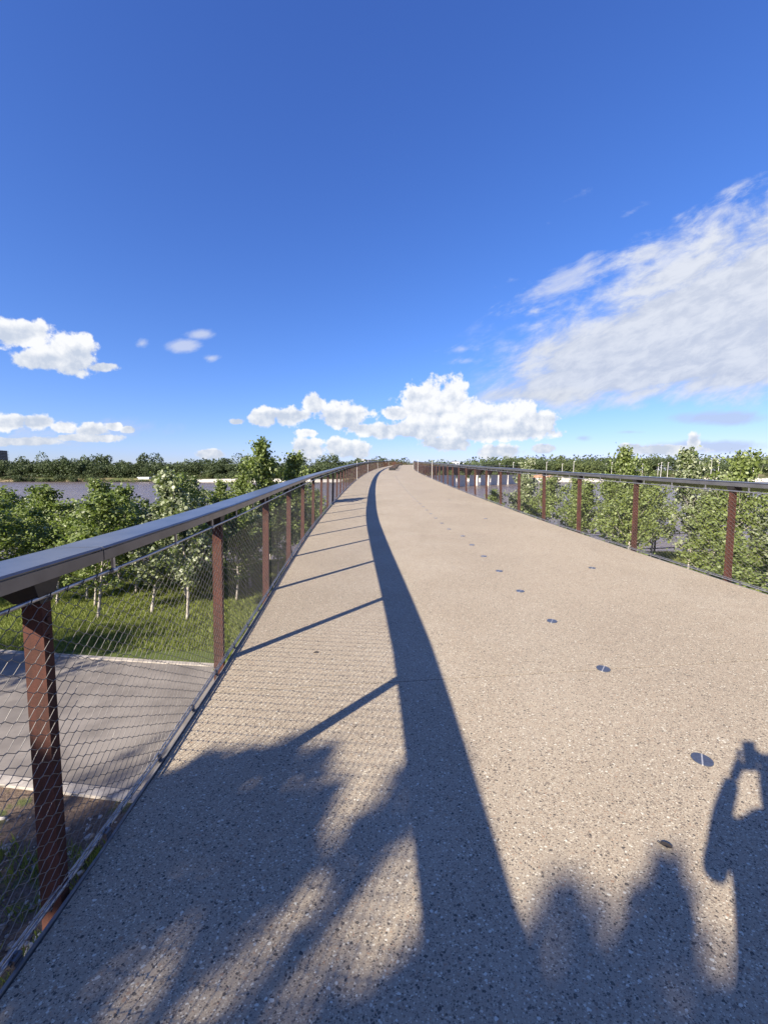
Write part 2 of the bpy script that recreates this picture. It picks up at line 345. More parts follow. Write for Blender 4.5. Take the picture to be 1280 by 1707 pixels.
# ------------------------------------------------------------------ mesh helpers
class MB:
    def __init__(s): s.v = []; s.f = []
    def add(s, vs, fs):
        n = len(s.v); s.v += [tuple(q) for q in vs]; s.f += [tuple(i + n for i in f) for f in fs]
    def box(s, c, d, rot=None):
        x, y, z = d[0] / 2, d[1] / 2, d[2] / 2
        vs = [Vector((a, b, e)) for a in (-x, x) for b in (-y, y) for e in (-z, z)]
        if rot is not None: vs = [rot @ q for q in vs]
        c = Vector(c); vs = [q + c for q in vs]
        s.add(vs, [(0, 1, 3, 2), (4, 6, 7, 5), (0, 4, 5, 1), (2, 3, 7, 6), (0, 2, 6, 4), (1, 5, 7, 3)])
    def tube(s, pts, rad, n=8, caps=True):
        pts = [Vector(p) for p in pts]
        if not isinstance(rad, (list, tuple)): rad = [rad] * len(pts)
        base = len(s.v); ref = Vector((0, 0, 1))
        for i, p in enumerate(pts):
            d = (pts[min(i + 1, len(pts) - 1)] - pts[max(i - 1, 0)]).normalized()
            r0 = ref if abs(d.dot(ref)) < 0.9 else Vector((1, 0, 0))
            a = d.cross(r0).normalized(); b = d.cross(a)
            for k in range(n):
                t = 2 * math.pi * k / n; s.v.append(tuple(p + (a * math.cos(t) + b * math.sin(t)) * rad[i]))
        for i in range(len(pts) - 1):
            for k in range(n):
                a0 = base + i * n + k; a1 = base + i * n + (k + 1) % n
                s.f.append((a0, a1, a1 + n, a0 + n))
        if caps:
            s.f.append(tuple(base + k for k in range(n))[::-1]); e = base + (len(pts) - 1) * n
            s.f.append(tuple(e + k for k in range(n)))
    def mesh(s, name, m, smooth=False):
        me = bpy.data.meshes.new(name); me.from_pydata(s.v, [], s.f)
        if m: me.materials.append(m)
        if smooth: me.polygons.foreach_set('use_smooth', [True] * len(me.polygons))
        me.update(); return me
    def build(s, name, m, parent=None, smooth=False): return link(name, s.mesh(name, m, smooth), parent)
def link(name, me, parent=None, loc=None):
    o = bpy.data.objects.new(name, me); COL.objects.link(o)
    if parent: o.parent = parent
    if loc is not None: o.location = loc
    return o
def tag(o, label=None, cat=None, group=None, kind=None):
    if label: o['label'] = label
    if cat: o['category'] = cat
    if group: o['group'] = group
    if kind: o['kind'] = kind
    return o
def empty(name, loc=(0, 0, 0), rz=0, **k):
    o = bpy.data.objects.new(name, None); COL.objects.link(o); o.location = loc; o.rotation_euler = (0, 0, rz)
    o.empty_display_size = 0.2
    return tag(o, **k)
def np_mesh(name, verts, faces, m, smooth=False):
    """faces: (N, k) int array"""
    me = bpy.data.meshes.new(name); n, k = faces.shape
    me.vertices.add(len(verts)); me.vertices.foreach_set('co', np.ascontiguousarray(verts, dtype=np.float32).ravel())
    me.loops.add(n * k); me.loops.foreach_set('vertex_index', np.ascontiguousarray(faces, dtype=np.int32).ravel())
    me.polygons.add(n); me.polygons.foreach_set('loop_start', np.arange(0, n * k, k, dtype=np.int32))
    me.polygons.foreach_set('loop_total', np.full(n, k, dtype=np.int32))
    if smooth: me.polygons.foreach_set('use_smooth', np.ones(n, dtype=bool))
    me.update(calc_edges=True)
    if m: me.materials.append(m)
    return me
def segs_mesh(name, A, B, r, m):
    """thin three-sided wires from points A to points B"""
    A = np.asarray(A, float); B = np.asarray(B, float); d = B - A; d /= np.linalg.norm(d, axis=1)[:, None] + 1e-9
    ref = np.where(np.abs(d[:, 2:3]) > 0.95, np.array([[1.0, 0, 0]]), np.array([[0, 0, 1.0]]))
    a = np.cross(d, ref); a /= np.linalg.norm(a, axis=1)[:, None]; b = np.cross(d, a); n = len(A)
    vs = np.zeros((n, 6, 3))
    for k in range(3):
        t = 2 * math.pi * k / 3; o = (a * math.cos(t) + b * math.sin(t)) * r
        vs[:, k] = A + o; vs[:, 3 + k] = B + o
    base = (np.arange(n) * 6)[:, None]
    f = np.concatenate([base + np.array([[k, (k + 1) % 3, 3 + (k + 1) % 3, 3 + k]]) for k in range(3)], 0)
    return np_mesh(name, vs.reshape(-1, 3), f, m)

# ------------------------------------------------------------------ the line of the bridge (its left deck edge) and its profile
CT = [(-1.5, -14), (-1.33, -5), (-1.25, 0), (-1.275, 1.5), (-1.375, 3.1), (-1.61, 6), (-1.83, 9), (-2.11, 16.4), (-2.27, 24), (-2.34, 33), (-2.05, 52), (-1.1, 71), (0.5, 92), (2.3, 112),
      (6.0, 150), (15, 187), (34, 218), (60, 243), (85, 268), (105, 298), (116, 335)]
ZC = [(-14, 0.0), (-3, 0.0), (0, 0.0), (3, 0.045), (9, 0.23), (16.4, 0.49), (33, 1.10), (52, 1.78), (71, 2.44), (110, 3.66), (150, 4.62), (200, 5.0), (430, 4.6)]
def dense_curve():
    P = np.array(CT, float); ch = np.concatenate([[0], np.cumsum(np.linalg.norm(np.diff(P, axis=0), axis=1))])
    T = np.zeros_like(P)
    for i in range(len(P)):
        if i == 0: T[i] = (P[1] - P[0]) / (ch[1] - ch[0])
        elif i == len(P) - 1: T[i] = (P[-1] - P[-2]) / (ch[-1] - ch[-2])
        else:
            h0 = ch[i] - ch[i - 1]; h1 = ch[i + 1] - ch[i]
            T[i] = ((P[i] - P[i - 1]) / h0 * h1 + (P[i + 1] - P[i]) / h1 * h0) / (h0 + h1)
    out = []; ss = []
    for i in range(len(P) - 1):
        h = ch[i + 1] - ch[i]; n = max(4, int(h / 0.25))
        for k in range(n):
            t = k / n; a = 2 * t**3 - 3 * t**2 + 1; b = t**3 - 2 * t**2 + t; c = -2 * t**3 + 3 * t**2; d = t**3 - t**2
            out.append(a * P[i] + b * h * T[i] + c * P[i + 1] + d * h * T[i + 1])
    out = np.array(out); s = np.concatenate([[0], np.cumsum(np.linalg.norm(np.diff(out, axis=0), axis=1))])
    i0 = np.argmin(np.abs(out[:, 1])); s -= s[i0]
    k = 9; tx = np.gradient(out[:, 0], s); ty = np.gradient(out[:, 1], s)
    return s, out, tx, ty
_s, _p, _tx, _ty = dense_curve()
S_MIN, S_MAX = float(_s[0]), float(_s[-1])
def zprof(s): return float(np.interp(s, [c[0] for c in ZC], [c[1] for c in ZC]))
_zs = np.linspace(S_MIN, S_MAX, 4000); _zz = np.interp(_zs, [c[0] for c in ZC], [c[1] for c in ZC])
_kern = np.hanning(61); _kern /= _kern.sum(); _zz = np.convolve(np.pad(_zz, 30, 'edge'), _kern, 'valid')
def width(s): return float(np.interp(s, [0, 12, 35], [6.25, 6.30, 6.50]))
def cross(s): return float(np.interp(s, [-14, 8, 40, 60], [0.14, 0.14, 0.06, 0.0]))
def edge(s, side=0, off=0.0, dz=0.0):
    """a point off metres outside the deck edge (side 0 left, 1 right), dz over the deck"""
    x = np.interp(s, _s, _p[:, 0]); y = np.interp(s, _s, _p[:, 1]); tx = np.interp(s, _s, _tx); ty = np.interp(s, _s, _ty)
    l = math.hypot(tx, ty); nx, ny = ty / l, -tx / l          # points to the right
    W = width(s); o = -off if side == 0 else W + off
    return Vector((x + nx * o, y + ny * o, float(np.interp(s, _zs, _zz)) + cross(s) * min(max(o / W, 0), 1) + dz))
def tang(s): return Vector((np.interp(s, _s, _tx), np.interp(s, _s, _ty), 0)).normalized()

def sweep(prof, s0, s1, step, side, name, m, parent, closed=True, smooth=False):
    """prof: list of (outside offset, height) swept along the deck edge"""
    n = max(1, int(round((s1 - s0) / step))); mb = MB(); k = len(prof)
    for i in range(n + 1):
        s = s0 + (s1 - s0) * i / n
        for (o, h) in prof: mb.v.append(tuple(edge(s, side, o, h)))
    for i in range(n):
        for j in range(k if closed else k - 1):
            a = i * k + j; b = i * k + (j + 1) % k
            f = (a, b, b + k, a + k)
            mb.f.append(f if side == 0 else f[::-1])
    if closed:
        e = n * k
        mb.f.append(tuple(range(k))[::-1] if side == 0 else tuple(range(k)))
        mb.f.append(tuple(e + q for q in range(k)) if side == 0 else tuple(e + q for q in range(k))[::-1])
    return mb.build(name, m, parent, smooth)

# ------------------------------------------------------------------ terrain, river, far banks
WATER = EYE - 8.0 - 0.0
G0 = EYE - 3.75                     # lawn level (-2.0)
def terrain_z(x, y):
    x = np.asarray(x, float); y = np.asarray(y, float)
    def ss(t, a, b):
        t = np.clip((t - a) / (b - a), 0, 1); return t * t * (3 - 2 * t)
    z = np.full_like(x + y, G0)
    z = z + 1.65 * ss(-y, 3, 16)                                    # the bank behind the camera
    wob = 1.6 * np.sin(x * 0.09) + 0.8 * np.sin(x * 0.23 + 1)
    t = ss(y - wob, 15, 36)
    z = z * (1 - t) + (WATER - 0.8) * t
    t = ss(y, 40, 60); z = z * (1 - t) + (WATER - 4) * t
    t = ss(y + 5 * np.sin(x * 0.013), 318, 350); z = z * (1 - t) + (WATER + 3.2) * t
    t = ss(y, 360, 520) * ss(x, -20, 160); z = z + 7.0 * t
    t = ss(y, 700, 2500); z = z + 5 * t
    z = z + 0.05 * np.sin(x * 0.7) * np.sin(y * 0.6 + 1) * (1 - ss(np.abs(y - 6), 4, 7) * 0) * ss(y, 9, 14)
    return z
def make_terrain():
    def ax(parts):
        r = []
        for a, b, n in parts: r += list(np.linspace(a, b, n, endpoint=False))
        return np.array(r + [parts[-1][1]])
    xs = ax([(-4000, -400, 30), (-400, -40, 45), (-40, 40, 100), (40, 400, 45), (400, 4000, 30)])
    ys = ax([(-600, -20, 20), (-20, 45, 90), (45, 300, 15), (300, 540, 48), (540, 3000, 20), (3000, 9000, 4)])
    X, Y = np.meshgrid(xs, ys, indexing='ij'); Z = terrain_z(X, Y)
    n, m_ = len(xs), len(ys); v = np.stack([X, Y, Z], -1).reshape(-1, 3)
    i, j = np.meshgrid(np.arange(n - 1), np.arange(m_ - 1), indexing='ij'); a = (i * m_ + j).ravel()
    f = np.stack([a, a + m_, a + m_ + 1, a + 1], -1)
    tag(link('ground', np_mesh('ground', v, f, M['terrain'], True)), kind='structure')
make_terrain()
mb = MB(); mb.add([(-3900, 28, WATER), (3900, 28, WATER), (3900, 345, WATER), (-3900, 345, WATER)], [(0, 1, 2, 3)])
tag(mb.build('river_water', M['water']), kind='structure')

# the footpath under the bridge, with pale edge strips
PATH_NEAR = [(-60, 12.5), (-30, 7.4), (-15, 5.55), (-4.77, 4.42), (-2.87, 4.13), (0, 3.8), (4, 3.5), (12, 3.6), (40, 6.5)]
PATH_FAR = [(-60, 15.9), (-30, 10.6), (-15, 8.55), (-7.97, 7.64), (-3.37, 7.05), (0, 6.75), (4, 6.5), (12, 6.6), (40, 9.6)]
def strip(name, A, B, z0, z1, m, parent=None, n=60):
    xa = np.linspace(-60, 40, n * 2); mb = MB()
    ya = np.interp(xa, [p[0] for p in A], [p[1] for p in A]); yb = np.interp(xa, [p[0] for p in B], [p[1] for p in B])
    k_ = np.hanning(9); k_ /= k_.sum(); ya = np.convolve(np.pad(ya, 4, 'edge'), k_, 'valid'); yb = np.convolve(np.pad(yb, 4, 'edge'), k_, 'valid')
    for x, p, q in zip(xa, ya, yb):
        mb.v += [(x, p, z0), (x, p, z1), (x, q, z1), (x, q, z0)]
    for i in range(len(xa) - 1):
        for j in range(3): a = i * 4 + j; mb.f.append((a, a + 4, a + 5, a + 1))
    return mb.build(name, m, parent)
path = strip('footpath', PATH_NEAR, PATH_FAR, G0 - 0.2, G0 + 0.02, M['path']); tag(path, kind='structure')
sh = lambda P_, d: [(a, b + d) for a, b in P_]
strip('edge_strip', sh(PATH_NEAR, -0.135), sh(PATH_NEAR, -0.005), G0 - 0.2, G0 + 0.035, M['kerb'], path)
strip('edge_strip', sh(PATH_FAR, 0.005), sh(PATH_FAR, 0.105), G0 - 0.2, G0 + 0.035, M['kerb'], path)

# ------------------------------------------------------------------ bridge: deck slabs, joints, plates, piers
deck = empty('bridge_deck', (0, 0, 0), kind='structure')
JOINTS = [-13.5, -9.0, -3.2, 2.82, 8.9, 15.0, 21.0, 27.0, 33.0] + [33 + 12 * k for k in range(1, 29)]
JOINTS = [j for j in JOINTS if j < S_MAX - 1]
def slab(s0, s1):
    n = max(2, int((s1 - s0) / 0.75)); mb = MB(); nx = 8
    for i in range(n + 1):
        s = s0 + (s1 - s0) * i / n; a = edge(s, 0, 0.0); b = edge(s, 1, 0.0)
        for q in range(nx + 1): mb.v.append(tuple(a.lerp(b, q / nx)))
        mb.v.append(tuple(b - Vector((0, 0, .3)))); mb.v.append(tuple(a - Vector((0, 0, .3))))
    k = nx + 3
    for i in range(n):
        for j in range(k):
            a = i * k + j; b = i * k + (j + 1) % k; mb.f.append((a, b, b + k, a + k))
    e = n * k; mb.f.append(tuple(range(k))[::-1]); mb.f.append(tuple(e + q for q in range(k)))
    return mb.build('deck_slab', M['deck'], deck)
for a, b in zip(JOINTS[:-1], JOINTS[1:]):
    g = 0.035 if abs(b - 33) < .1 or abs(a - 33) < .1 else 0.004
    ga = 0.035 if abs(a - 33) < .1 else 0.004; gb = 0.035 if abs(b - 33) < .1 else 0.004
    slab(a + ga, b - gb)
for a in JOINTS[1:-1]:
    w = 0.034 if abs(a - 33) < .1 else 0.0035
    mb = MB(); l = edge(a, 0, -0.01, -0.06); r = edge(a, 1, -0.01, -0.06); t = tang(a) * w
    mb.add([l - t, r - t, r + t, l + t] + [q + Vector((0, 0, .0575)) for q in (l - t, r - t, r + t, l + t)],
           [(0, 3, 2, 1), (4, 5, 6, 7), (0, 1, 5, 4), (1, 2, 6, 5), (2, 3, 7, 6), (3, 0, 4, 7)])
    mb.build('joint_filler', M['joint'], deck)
for side in (0, 1):
    sweep([(0.004, -0.42), (0.004, 0.004), (0.016, 0.004), (0.016, -0.42)], S_MIN + .6, S_MAX - 2, 1.5, side, 'edge_plate', M['grey_plate'], deck)
# scalloped weathering steel plates and their piers, from the river bank to the far side
PITCH = 12.0; S_A0 = 34.0
def arch_depth(s):
    t = abs(2 * (((s - S_A0) / PITCH) % 1.0) - 1) / 0.76
    return 4.8 if t >= 1 else 1.75 + 3.05 * (1 - math.sqrt(1 - t ** 2.2))
for side in (0, 1):
    nb = int((S_MAX - 4 - S_A0) / PITCH)
    for k in range(nb):
        mb = MB(); n = 20; th = 0.05
        for i in range(n + 1):
            s = S_A0 + PITCH * (k + i / n); s_ = min(max(s, S_A0 + PITCH * k + 1e-3), S_A0 + PITCH * (k + 1) - 1e-3)
            d = arch_depth(s_)
            for o, h in ((0.02, -0.43), (0.02, -d), (0.02 - th - .05, -d), (0.02 - th - .05, -0.43)):
                mb.v.append(tuple(edge(s, side, o, h)))
        for i in range(n):
            for j in range(4):
                a = i * 4 + j; b = i * 4 + (j + 1) % 4; mb.f.append((a, b, b + 4, a + 4))
        mb.build('arch_plate', M['rust_dark'], deck)
for k in range(int((S_MAX - 4 - S_A0) / PITCH) + 1):
    s = S_A0 + PITCH * k; t = tang(s); zt = edge(s).z - 4.75
    mb = MB(); c = edge(s, 0, -0.9).lerp(edge(s, 1, 0.02), 0.5); w = (edge(s, 0, -0.9) - edge(s, 1, 0.02)).length
    mb.box((c.x, c.y, (zt + WATER - 3) / 2), (1.5, w, zt - WATER + 3), Matrix.Rotation(math.atan2(t.y, t.x), 3, 'Z'))
    mb.build('pier', M['concrete'], deck)
for s in (-12, -3, 11, 22):
    t = tang(s); zt = edge(s).z - 0.32
    for f in (0.28, 0.72):
        c = edge(s, 0).lerp(edge(s, 1), f); mb = MB()
        g = float(terrain_z(c.x, c.y))
        mb.tube([(c.x, c.y, g - .5), (c.x, c.y, zt)], 0.35, 16); mb.build('column', M['concrete'], deck)

# marker studs let into the deck: two half discs with a bright slit
stud_me = None
def stud_mesh():
    mb = MB(); r = 0.052; n = 20
    for sg in (-1, 1):
        pts = [(sg * 0.004, -r * 0.998)] + [(sg * (0.004 + (r - 0.004) * math.sin(math.pi * i / n)), -r * math.cos(math.pi * i / n)) for i in range(1, n)] + [(sg * 0.004, r * 0.998)]
        k = len(pts); b = len(mb.v)
        mb.v += [(x, y, 0.0045) for x, y in pts] + [(x * 1.02, y * 1.02, -0.01) for x, y in pts]
        top = tuple(b + i for i in range(k)); mb.f.append(top if sg > 0 else top[::-1])
        for i in range(k):
            q = (b + i, b + (i + 1) % k, b + k + (i + 1) % k, b + k + i); mb.f.append(q[::-1] if sg > 0 else q)
    return mb.mesh('stud', M['stud'])
def slit_mesh():
    mb = MB(); mb.box((0, 0, 0), (0.0075, 0.104, 0.005)); return mb.mesh('stud_slit', M['slit'])
st_me, sl_me = stud_mesh(), slit_mesh()
def add_stud(s, off, rz):
    p = edge(s, 0, -off); o = link('stud', st_me, deck, p + Vector((0, 0, 0.0005))); sl = (edge(s + .2).z - edge(s - .2).z) / .4
    o.rotation_euler = (math.atan(sl), 0, rz)
    q = link('slit', sl_me, o, (0, 0, 0.0028))
for k in range(42):
    y_ = 2.05 + 0.935 * k; x_t = 1.845 - 0.004 * y_
    s = y_ - 0.055 * (x_t + 1.4) * max(0, 1 - y_ / 25) ; off = x_t - edge(s).x if s < 9 else 3.50
    add_stud(s, off, -0.60 + random.uniform(-.12, .12))
for k in range(6): add_stud(5.6 + 5.35 * k, 4.9, -0.6)

# ------------------------------------------------------------------ railings
POST_S = {0: 1.42, 1: 4.75}; BAY = 1.88
def post_mesh():
    mb = MB(); lo, hi = -0.40, 1.235
    # flat bar, a little wider at its foot; local x = outwards, local y = along the deck
    y0, y1 = -0.021, 0.021
    vs = []
    for z, xi, xo in ((lo, 0.046, 0.140), (0.0, 0.044, 0.126), (hi, 0.012, 0.086)):
        vs += [(xi, y0, z), (xo, y0, z), (xo, y1, z), (xi, y1, z)]
    fs = [(3, 2, 1, 0), (8, 9, 10, 11)]
    for i in range(2):
        for j in range(4): a = i * 4 + j; b = i * 4 + (j + 1) % 4; fs.append((a, b, b + 4, a + 4))
    mb.add(vs, fs)
    for z in (-0.12, -0.045, 1.10, 1.17):                      # bolt heads on the face towards the path
        xi = 0.044 + (0.012 - 0.044) * max(0, z) / hi
        mb.tube([(xi - 0.007, 0, z), (xi + 0.002, 0, z)], 0.010, 6)
    return mb.mesh('post', M['rust'])
def bracket_mesh():
    mb = MB(); vs = []
    for z, xi, xo, h in ((1.15, 0.095, 0.118, 0.020), (1.237, 0.010, 0.110, 0.026), (1.325, 0.0, 0.18, 0.060)):
        vs += [(xi, -h, z), (xo, -h, z), (xo, h, z), (xi, h, z)]
    fs = [(3, 2, 1, 0), (8, 9, 10, 11)]
    for i in range(2):
        for j in range(4): a = i * 4 + j; b = i * 4 + (j + 1) % 4; fs.append((a, b, b + 4, a + 4))
    vs = vs[4:]; fs = [(3, 2, 1, 0), (4, 5, 6, 7)] + [(j, (j + 1) % 4, (j + 1) % 4 + 4, j + 4) for j in range(4)]
    mb.add(vs, fs); return mb.mesh('bracket', M['black'])
def clip_mesh():
    """hook that hangs the rod from the handrail"""
    mb = MB(); mb.box((0.0, 0, 1.288), (0.012, 0.014, 0.062)); mb.tube([(0.0, -0.016, 1.258), (0.0, 0.016, 1.258)], 0.0125, 10); return mb.mesh('rod_hanger', M['steel'])
def tab_mesh():
    mb = MB(); mb.box((0.024, 0, -0.006), (0.008, 0.032, 0.052)); mb.tube([(0.030, -0.016, 0.030), (0.030, 0.016, 0.030)], 0.0112, 10)
    mb.box((0.030, 0, 0.045), (0.008, 0.010, 0.016)); return mb.mesh('rod_clamp', M['rail'])
pm, bm_, cm, tm = post_mesh(), bracket_mesh(), clip_mesh(), tab_mesh()
light_mb = MB(); light_mb.tube([(0.0, 0, -.3), (0.0, 0, 1.62)], 0.018, 8); light_me = light_mb.mesh('joint_post', M['pole'])

def wire_bay(side, s0, s1, name, parent, ferr):
    """cable net: flat diamonds 85 mm wide and 56 mm high, each crossing held in a small level ferrule"""
    L = s1 - s0; n = max(2, int(round(L / 0.085))); hu = L / n / 2
    z0, z1 = 0.032, 1.258; rows = 44; dz = (z1 - z0) / rows; fh = 0.0055
    sv = np.linspace(s0, s1, 2 * n + 1); t = tang((s0 + s1) / 2); T = np.array([t.x, t.y, 0.033])
    E0 = np.array([edge(s, side, 0.030, 0) for s in sv]); E1 = np.array([edge(s, side, 0.0, 0) for s in sv])
    A = []; B = []; FA = []; FB = []; g = np.random.default_rng(int(abs(s0) * 10) + side)
    jit = g.normal(size=(2 * n + 1, rows + 1, 2)) * 0.0012; jit[0] = 0; jit[-1] = 0
    def K(i, r): return E0[i] + (E1[i] - E0[i]) * (r / rows) + T * jit[i, r, 0] + np.array([0, 0, z0 + r * dz + jit[i, r, 1]])
    for r in range(rows + 1):
        for i in range(r % 2, 2 * n + 1, 2):
            k = K(i, r)
            FA.append(k - T * fh); FB.append(k + T * fh)
            if r < rows:
                for d in (-1, 1):
                    if 0 <= i + d <= 2 * n: A.append(k + T * fh * d); B.append(K(i + d, r + 1) - T * fh * d)
    w = link('wire_net', segs_mesh('wire_net', A, B, 0.0014 if s0 < 6 else (0.0009 if ferr else 0.0007), M['wire']), parent)
    w['kind'] = 'stuff'
    if ferr:
        f = link('net_ferrules', segs_mesh('net_ferrules', FA, FB, 0.0028, M['wire']), w); f['kind'] = 'stuff'
        LA = []; LB = []
        for rr, q in ((0, 0.0125), (rows, 0.0125)):
            for i in range(0, 2 * n + 1, 2):
                k = K(i, rr); LA.append(k - np.array([0, 0, q])); LB.append(k + np.array([0, 0, q]) + T * 0.012)
        w2 = link('rod_lashing', segs_mesh('rod_lashing', LA, LB, 0.0022, M['black']), w); w2['kind'] = 'stuff'

def build_railing(side, label, s_end):
    ra = empty('railing', edge(0, side), label=label, cat='railing'); O = ra.location.copy()
    inv = Matrix.Translation(-O)
    def rel(o): o.location = o.location - O; return o
    def swp(prof, a, b, step, name, m):
        o = sweep(prof, a, b, step, side, name, m, ra); o.location = -O; return o
    # handrail in lengths with open joints
    rail = [(-0.014, 1.379), (-0.003, 1.378), (-0.003, 1.370), (-0.011, 1.369), (-0.011, 1.322), (0.010, 1.316), (0.190, 1.262), (0.224, 1.262), (0.224, 1.372), (0.214, 1.382), (-0.002, 1.386)]
    if side == 1: rail = rail
    cuts = [S_MIN + 1.5]; c = 1.72 if side == 0 else 3.4
    js = []
    q = c
    while q > S_MIN + 2: js.append(q); q -= BAY * 4
    js = sorted(js); q = c + BAY * 4
    while q < s_end: js.append(q); q += BAY * 4 if q < 60 else BAY * 8
    js = [S_MIN + 1] + js + [s_end]
    for a, b in zip(js[:-1], js[1:]):
        swp(rail, a + 0.003, b - 0.003, 0.94 if a < 60 else 3.0, 'handrail_length', M['rail'])
        for mb_s in ([b] if b < 40 else []):
            swp([(-0.004, 1.372), (-0.004, 1.328), (0.19, 1.275), (0.216, 1.275), (0.216, 1.366)], b - 0.06, b + 0.06, 0.12, 'splice_sleeve', M['black'])
    # rods
    def rod(h, r, m, name, o=0.022, a=S_MIN + 1, b=100.0):
        prof = [(o + r * math.cos(t * math.pi / 4), h - r * math.sin(t * math.pi / 4)) for t in range(8)]
        e = swp(prof, a, b, 1.88, name, m)
        e.data.polygons.foreach_set('use_smooth', [True] * len(e.data.polygons))
    rod(1.258, 0.0085, M['steel'], 'top_rod', 0.0); rod(0.030, 0.0085, M['steel'], 'bottom_rod', 0.030)
    rod(0.052, 0.005, M['steel'], 'bottom_cable', 0.034, b=60)
    k0 = -int((POST_S[side] - S_MIN - 1.5) / BAY); k = k0
    while POST_S[side] + k * BAY < s_end:
        s = POST_S[side] + k * BAY; p = edge(s, side) - O; t = tang(s)
        rz = math.atan2(t.y, t.x) - math.pi / 2
        rz = rz + (math.pi if side == 0 else 0)
        def put(name, me, ss=None, tilt=0):
            q = p if ss is None else edge(ss, side) - O
            tt = t if ss is None else tang(ss)
            o = link(name, me, ra, q); o.rotation_euler = (0, 0, math.atan2(tt.y, tt.x) - math.pi / 2 + (math.pi if side == 0 else 0)); return o
        put('post', pm)
        if s < 110: put('bracket', bm_)
        if s < 45 and s > -8:
            for j in range(3): put('rod_hanger', cm, s + BAY * (j + 0.6) / 3.0)
            for j in range(4): put('rod_clamp', tm, s + BAY * (j + 0.5) / 4)
        if -8 < s < 84:
            wire_bay(side, s, s + BAY, 'wire_net', ra, s < 14)
            for o in [c_ for c_ in ra.children if c_.name.startswith('wire_net') and c_.location.length == 0]: o.location = -O
        k += 1
    for s in (33.2, 50, 70, 100):
        o = link('joint_post', light_me, ra, edge(s, side, -0.03) - O)
    return ra
build_railing(0, 'long weathered steel railing with flat grey handrail along the left edge of the deck', 300)
build_railing(1, 'long weathered steel railing with flat grey handrail along the right edge of the deck', 318)

# ------------------------------------------------------------------ benches far along the deck
def make_bench():
    t = empty('bench', (0, 0, 0))
    for k in range(2):
        for j in range(2):
            mb = MB(); mb.box((-0.27 + 0.54 * k, -0.72 + 1.44 * j, 0.43), (0.46, 1.25, 0.08)); mb.build('seat', M['wood'], t)
    for y in (-1.36, 0, 1.36):
        mb = MB(); mb.box((0, y, 0.195), (1.0, 0.10, 0.39)); mb.build('leg', M['black'], t)
    return t
def copy_tree(o, parent=None):
    c = o.copy(); COL.objects.link(c)
    if parent: c.parent = parent
    for ch in list(o.children): copy_tree(ch, c)
    return c
b0 = make_bench()
spots = [(61, 3.0, 'dark slatted bench nearest along the bridge deck, throwing slotted shade'), (70, 3.1, 'dark low bench on the deck behind the first bench'),
         (82, 2.8, 'third dark bench along the far deck'), (97, 2.3, 'fourth dark bench along the far deck'), (112, 2.4, 'farthest dark bench where the bridge bends right')]
for i, (s, off, lb) in enumerate(spots):
    o = b0 if i == 0 else copy_tree(b0)
    o.location = edge(s, 0, -off); t = tang(s); o.rotation_euler = (math.atan(0.034), 0, math.atan2(t.y, t.x) - math.pi / 2)
    tag(o, lb, 'bench', 'benches far along the deck')

# ------------------------------------------------------------------ leaves and trees
def leaf_cloud(pts, size, nrm_up=0.5, droop=0.2, aspect=0.75, seed=0, name='leaves', m=None, simple_=False):
    """one folded four-cornered leaf per point"""
    g = np.random.default_rng(seed); n = len(pts)
    d = g.normal(size=(n, 3)); d[:, 2] -= droop; d /= np.linalg.norm(d, axis=1)[:, None]          # leaf axis
    nn = g.normal(size=(n, 3)); nn[:, 2] += nrm_up * 2
    w = np.cross(nn, d); w /= np.linalg.norm(w, axis=1)[:, None] + 1e-9; nn = np.cross(d, w)
    L = size * (0.45 + 0.95 * g.random(n) ** 1.3)[:, None]; W = L * aspect * 0.5
    p = np.asarray(pts); fold = 0.18
    if simple_:
        v = np.stack([p, p + d * L * 0.42 + w * W - nn * L * fold * 0.4, p + d * L - nn * L * 0.06, p + d * L * 0.42 - w * W - nn * L * fold * 0.4], 1)
        f = np.arange(n * 4).reshape(n, 4)
    else:
        u_ = -nn * L * fold * 0.45
        v = np.stack([p, p + d * L * 0.22 + w * W * 0.92 + u_, p + d * L * 0.62 + w * W * 0.72 + u_, p + d * L - nn * L * 0.08,
                      p + d * L * 0.62 - w * W * 0.72 + u_, p + d * L * 0.22 - w * W * 0.92 + u_], 1)
        b_ = (np.arange(n) * 6)[:, None]; f = np.concatenate([b_ + np.array([[0, 1, 2, 3]]), b_ + np.array([[0, 3, 4, 5]])], 0)
    return np_mesh(name, v.reshape(-1, 3), f, m)
